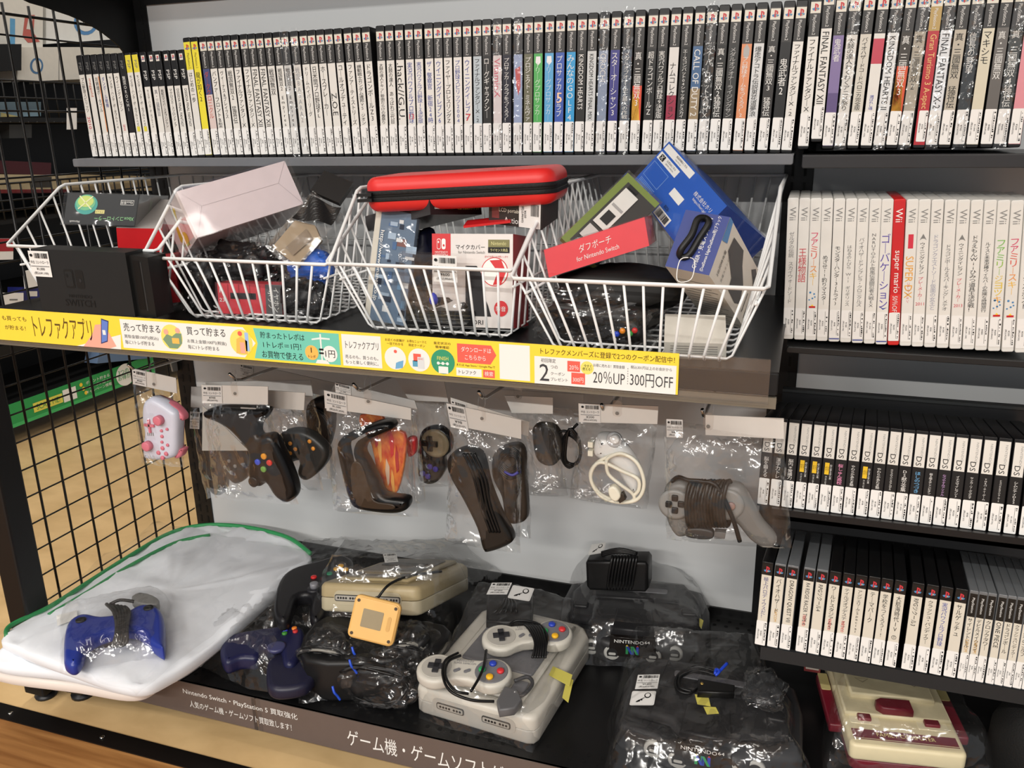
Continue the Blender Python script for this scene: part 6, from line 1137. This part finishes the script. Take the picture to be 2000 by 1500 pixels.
p = PP('lead_plug', 'black moulded plug lying across the front charcoal console', 'plug', 2, -742, (1400, 1345)); p.plate([(1363, 1330), (1375, 1330), (1435, 1342), (1434, 1358), (1362, 1355)], -3, 9, mat((20, 20, 21), .35), r=3, sm=False); p.part('body'); p.disc(1371, 1335, 2.6, 9, 1, mat((190, 160, 90), .3, metal=.8)); p.part('contact')
b = MB(); b.tube(spline([(-6, -12, 0), (0, 0, 2), (6, 14, 3)], 4, False), 2.4, mat((36, 70, 200), .3)); b.tube(spline([(-8, -16, 0), (-3, -10, 3), (-8, -4, 2)], 4, True), 2.2, mat((36, 70, 200), .3)); b.build('cable_tie', label='blue cable tie on the front charcoal console', cat='cable tie', M=Matrix.Translation(WZ(1410, 1308, -735)))
tt = blob('foil_pouch', 'crinkled silvery clear pouch on the right of the front charcoal console', 'pouch', WZ(1492, 1345, -735), 26, 38, 10, mat((70, 72, 74), .15, bump=.8), 71, .4, film_=FILM)
M = frame(V(772, -22, ZB), Vector((1, .16, 0)), y=UP); t = n64(M, 'charcoal console in clear bag at the back, black adapter on top')
drape(t, [(1135, 1300), (1385, 1315), (1395, 1195), (1110, 1120)], ZB, 82, 47, .12, 1.0, prof=lambda u, v: .8+.5*v*max(0, 1-abs(u-.35)*1.6))
keytag(t, [(1155, 1064), (1180, 1060), (1178, 1080), (1148, 1085)], -668); patch(t, [(1362, 1204), (1374, 1212), (1370, 1228), (1360, 1214)], -765, MASK, 'masking_tape')
p = PP('power_adapter', 'black power adapter wound with cord on the rear charcoal console', 'adapter', 1, 60, (1205, 1130)); AD = mat((24, 24, 26), .35)
p.plate([(1146, 1095), (1150, 1090), (1262, 1092), (1268, 1100), (1268, 1145), (1262, 1152), (1155, 1148), (1148, 1140)], -22, 22, AD, r=6, sm=False); p.part('body')
for k in range(9): p.tube([(1186+6*k, 1150, 20), (1190+6*k, 1120, 26), (1196+6*k, 1088, 20), (1196+6*k, 1086, -10)], 2.4, CABLE)
for k in range(3): p.tube([(1175, 1085-3*k, 10), (1210, 1078-3*k, 14), (1245, 1084-2*k, 10)], 2.4, CABLE)
p.part('cord')
# cream console with dark red trim
CR_ = mat((218, 206, 170), .4); DR = mat((110, 22, 38), .35)
M, w_ = place((1655, 1484), (1890, 1509), ZB+18); t = thing('game_console', 'cream game console with dark red trim under the lowest rack', 'game console', M); w_ = 150; d = 214
b = MB(); b.plate(rrect(w_-6, d-6, 10, 4, 0, d/2), -17, -1, DR, RX, r=2); b.build('base', t)
b = MB(); b.plate(rrect(w_, d, 9, 4, 0, d/2), 0, 26, CR_, RX, r=5); b.plate([(-w_/2+4, 62), (w_/2-4, 62), (w_/2-4, d-6), (-w_/2+4, d-6)], 24, 32, CR_, RX, r=3); b.plate([(-w_/2+18, 96), (w_/2-18, 96), (w_/2-18, d-8), (-w_/2+18, d-8)], 28, 40, CR_, RX, r=3); b.build('housing', t)
b = MB(); f = Face(b, (0, 26, 0), (1, 0, 0), (0, 0, -1), lift=.3); f.rect(-68, 16, 68, 34, DR); f.rect(-68, 13, 68, 14.6, DR); f.text('FAMILY COMPUTER', -36, 20, 40, 30, mat((236, 220, 150), .4), k=3); b.build('nameplate', t)
b = MB(); b.plate(rrect(w_-44, 26, 2, 2, 0, d-34), 38, 42, DR, RX, r=1); b.build('red_flap', t)
b = MB(); b.plate([(-20, 62), (20, 62), (20, 86), (-20, 86), (-28, 80), (-28, 70)], 31, 44, DR, RX, r=3); b.build('eject_lever', t)
for x, q in ((-46, 18), (44, 20)): b = MB(); b.plate(rrect(q, 13, 1.5, 2, x, 58), 25, 31, DR, RX, r=1.5); b.build('button', t)
b = MB()
for x in (-46, 44): b.plate(rrect(40, 24, 2, 2, x, 58), 25.5, 26.6, mat((226, 216, 184), .4), RX)
b.build('button_surround', t)
b = MB(); f = Face(b, (0, 40.2, 0), (1, 0, 0), (0, 0, -1), lift=.3); TX = mat((150, 140, 116), .5)
for x in (-36, 36):
    for k in range(4): f.rect(x-15, 142+5*k, x+15-3*(k % 2), 143.4+5*k, TX)
    f.poly([(x-10, 132), (x+10, 132), (x, 122)], TX, 1); f.poly([(x-8.5, 131), (x+8.5, 131), (x, 123.5)], CR_, 2)
b.build('print', t)
for sx in (-1, 1):
    b = MB(); b.plate(rrect(18, 118, 3, 3, sx*(w_/2+9), 110), 2, 16, DR, RX, r=3); b.plate(rrect(14, 40, 2, 2, sx*(w_/2+9), 150), 16, 17, mat((190, 176, 120), .3), RX); b.build('side_controller', t)
drape(t, [(1610, 1500), (1945, 1540), (1860, 1335), (1610, 1290)], ZB, 66, 51, .1, .8)
b = MB(); b.lathe([(60, 0), (66, 20), (64, 70), (48, 110), (20, 124)], mat((20, 20, 21), .7, bump=.6, scale=500), n=32); b.build('round_speaker', label='black rounded fabric covered object at the bottom right corner', cat='speaker', M=Matrix.Translation(V(1345, -110, ZB)))
s = sheetbox('small_box', 'small dark red box behind the cream console', 'box', [(1570, 1285), (1602, 1290), (1570, 1310)], [-10, -10, -10], 30, C_(110, 40, 40)); s.f.rect(.1, .2, .9, .5, C_(170, 160, 150)); s.done()
# ================================================================ the neighbouring fixture seen through the wire grid
def bgq(name, lab, cat, px, X, dep, m, part='carton', fn=None, group=None):
    TL, TR, BL = [W(*p, 0, X) for p in px]; s = CBox.__new__(CBox); s.P = BL; a = (TR-TL)*1000; b = (TL-BL)*1000
    a.x = b.x = 0; n = a.cross(b).normalized(); s.e = [a, b, -n*dep]; s.t = thing(name, lab, cat, Matrix.Translation(BL), group); s.mb = MB(); s.part = part
    O = Vector((0, 0, 0)); c = s.e[2]; v = [O, a, a+b, b, c, a+c, a+b+c, b+c]
    for f in [(0, 1, 2, 3), (4, 7, 6, 5), (0, 4, 5, 1), (3, 2, 6, 7), (0, 3, 7, 4), (1, 5, 6, 2)]: s.mb.add(v, [f], m)
    s.f = Face(s.mb, O, a, b, lift=.6)
    if fn: fn(s.f)
    s.done(); return s.t
t = thing('display_fixture', 'black neighbouring display fixture seen through the wire grid', 'fixture', Matrix.Translation(V(-1404, 1500, -930)))
b = MB(); BD = mat((16, 16, 17), .5); b.box(-500, 0, -1500, 1500, 60, 140, BD); b.box(-500, -330, -1500, 1500, 140, 1500, BD); b.box(-20, 0, -1500, 1500, 290, 330, BD); b.build('base_and_back', t)
b = MB()
for z, d in ((460, -10), (700, -30), (1012, -10)): b.box(-330, d, -1500, 1500, z, z+14, BD)
b.build('shelves', t)
b = MB(); G1 = mat((34, 150, 78), .45); b.box(1, 3, -1500, -150, 60, 139, G1); f = Face(b, (3, 0, 0), (0, 1, 0), (0, 0, 1), lift=.6)
def gy(px, py): p = W(px, py, 0, -1400); return p.y*1000-1500
f.rect(-1500, 60, -150, 72, mat((60, 176, 100), .45)); 
f.text('会員募集中', gy(0, 810)-330, 84, gy(50, 790), 122, SW); y0, y1 = gy(63, 785), gy(120, 765)
f.rect(y0, 84, y1, 116, mat((226, 218, 90), .5), 2); f.text('SCAN ME!', y0+12, 90, y1-12, 110, G1, k=3)
f.rect(gy(122, 765), 80, gy(148, 757), 124, SW, 1)
for k, s_ in enumerate(('ポイント貯まる', 'クーポン届く', 'キャンペーン情報')): f.disc(gy(157, 745)+8*k, 121-17*k, 7, YEL, 2, n=16); f.text(s_, gy(164, 740), 115-17*k, gy(214, 725), 127-17*k, SW, k=3)
f.disc(gy(243, 720), 100, 46, SW, 2, ry=42, n=26); f.text('3つの\nお得が', gy(228, 725), 84, gy(252, 715), 122, G1, k=4); b.build('green_sign', t)
for z in (1026, 714): 
    m_ = MB()
    for k in range(60): m_.tube([(-12, -1480+40*k, z), (-12, -1480+40*k, z+110)], 3, BD, 5)
    for h in (60, 112): m_.tube([(-12, -1500, z+h), (-12, 900, z+h)], 3.5, BD, 5)
    m_.build('wire_front', t)
m_ = MB()
for k in range(70):
    y = -1480+34*k
    for sg in (1, -1): m_.tube([(-10, y, 1012), (-150, y+sg*90, 1012), (-300, y, 1012)], 2.6, mat((60, 58, 54), .4), 4)
m_.build('mesh_deck', t)
CW1 = mat((206, 203, 194), .5)
bgq('white_carton', 'white carton with red chair picture and blue stripe, behind grid at top left', 'box', [(-40, -20), (84, 5), (-40, 92)], -1470, 240, CW1, fn=lambda f: (f.rect(.46, .12, .54, .6, C_(90, 150, 190)), f.poly([(.66, .3), (.7, .7), (.86, .74), (.84, .4), (.95, .25), (.75, .2)], C_(176, 90, 80)), f.poly([(.72, .45), (.75, .64), (.82, .66), (.8, .45)], CW1, 2)))
bgq('white_carton', 'white carton with small blue ring emblem, lower one behind the grid', 'box', [(34, 92), (160, 92), (34, 160)], -1440, 240, CW1, fn=lambda f: (f.disc(.28, .45, .10, C_(70, 110, 150), 1, ry=.24), f.disc(.28, .45, .07, CW1, 2, ry=.18), f.rect(.62, 0, .63, 1, GTXT)))
bgq('white_carton', 'white carton with a blue ring under the curved black bracket', 'box', [(90, -20), (300, -20), (90, 86)], -1480, 240, mat((214, 214, 210), .4), fn=lambda f: (f.disc(.34, .38, .11, C_(80, 130, 180), 1, ry=.26), f.disc(.34, .38, .08, mat((214, 214, 210), .4), 2, ry=.19), f.text('Wii', .26, .34, .42, .44, GTXT)))
bgq('white_carton', 'long white carton low behind the top small cases', 'box', [(160, 92), (300, 96), (160, 160)], -1440, 240, mat((204, 202, 190), .5))
bgq('black_crate', 'black crate at the left frame edge behind the grid', 'crate', [(-30, 86), (42, 86), (-30, 140)], -1420, 200, BD)
bgq('monitor', 'pale blue screen lying on the fixture behind the grid', 'monitor', [(-30, 199), (80, 199), (-30, 229)], -1480, 30, mat((130, 156, 170), .2), fn=lambda f: f.poly([(.27, 0), (.6, 0), (.27, .3)], C_(210, 196, 130)))
bgq('grey_cup', 'small grey tapered container in the dark fixture', 'container', [(18, 243), (62, 243), (18, 270)], -1460, 60, C_(84, 86, 86))
bgq('price_card', 'white price card hanging in the dark fixture by the small cases', 'card', [(131, 211), (150, 211), (131, 253)], -1410, 2, PAPER)
bgq('bagged_console', 'beige and dark red bagged console on the neighbouring shelf', 'game console', [(-30, 340), (130, 342), (-30, 378)], -1430, 200, mat((172, 158, 126), .4), fn=lambda f: (f.rect(0, .0, 1, .2, C_(110, 30, 30)), f.rect(.55, .3, .8, .9, C_(80, 76, 70))))
bgq('bagged_console', 'dark red and black bagged console left behind the first basket', 'game console', [(-30, 312), (100, 318), (-30, 338)], -1450, 200, C_(84, 24, 32))
bgq('cardboard_tray', 'tan cardboard tray behind the first wire basket', 'tray', [(130, 340), (330, 345), (130, 372)], -1430, 200, mat((164, 146, 112), .5))
bgq('red_leaflet', 'red and white pack at the left frame edge', 'pack', [(-20, 466), (26, 466), (-20, 508)], -1400, 20, PAPER, fn=lambda f: f.rect(0, .4, 1, 1, C_(160, 30, 40)))
bgq('paper_card', 'white paper card leaning below the first basket', 'card', [(46, 530), (72, 524), (50, 566)], -1400, 4, PAPER)
bgq('paper_card', 'white card with small print above the yellow strip at far left', 'card', [(6, 572), (46, 572), (6, 602)], -1400, 4, PAPER, fn=lambda f: f.rect(.3, .5, .7, .6, GTXT))
bgq('blue_carton', 'dark blue carton with yellow letters left of the dock', 'box', [(42, 562), (80, 562), (42, 596)], -1410, 60, C_(34, 40, 110), fn=lambda f: (f.rect(.3, .5, .8, .8, SW), f.text('BARGU', .3, .05, 1, .3, C_(220, 200, 80))))
bgq('denim_cloth', 'folded pale blue cloth above the green strip', 'cloth', [(196, 676), (300, 668), (190, 710)], -1390, 60, mat((92, 116, 148), .8, bump=.5, scale=20))
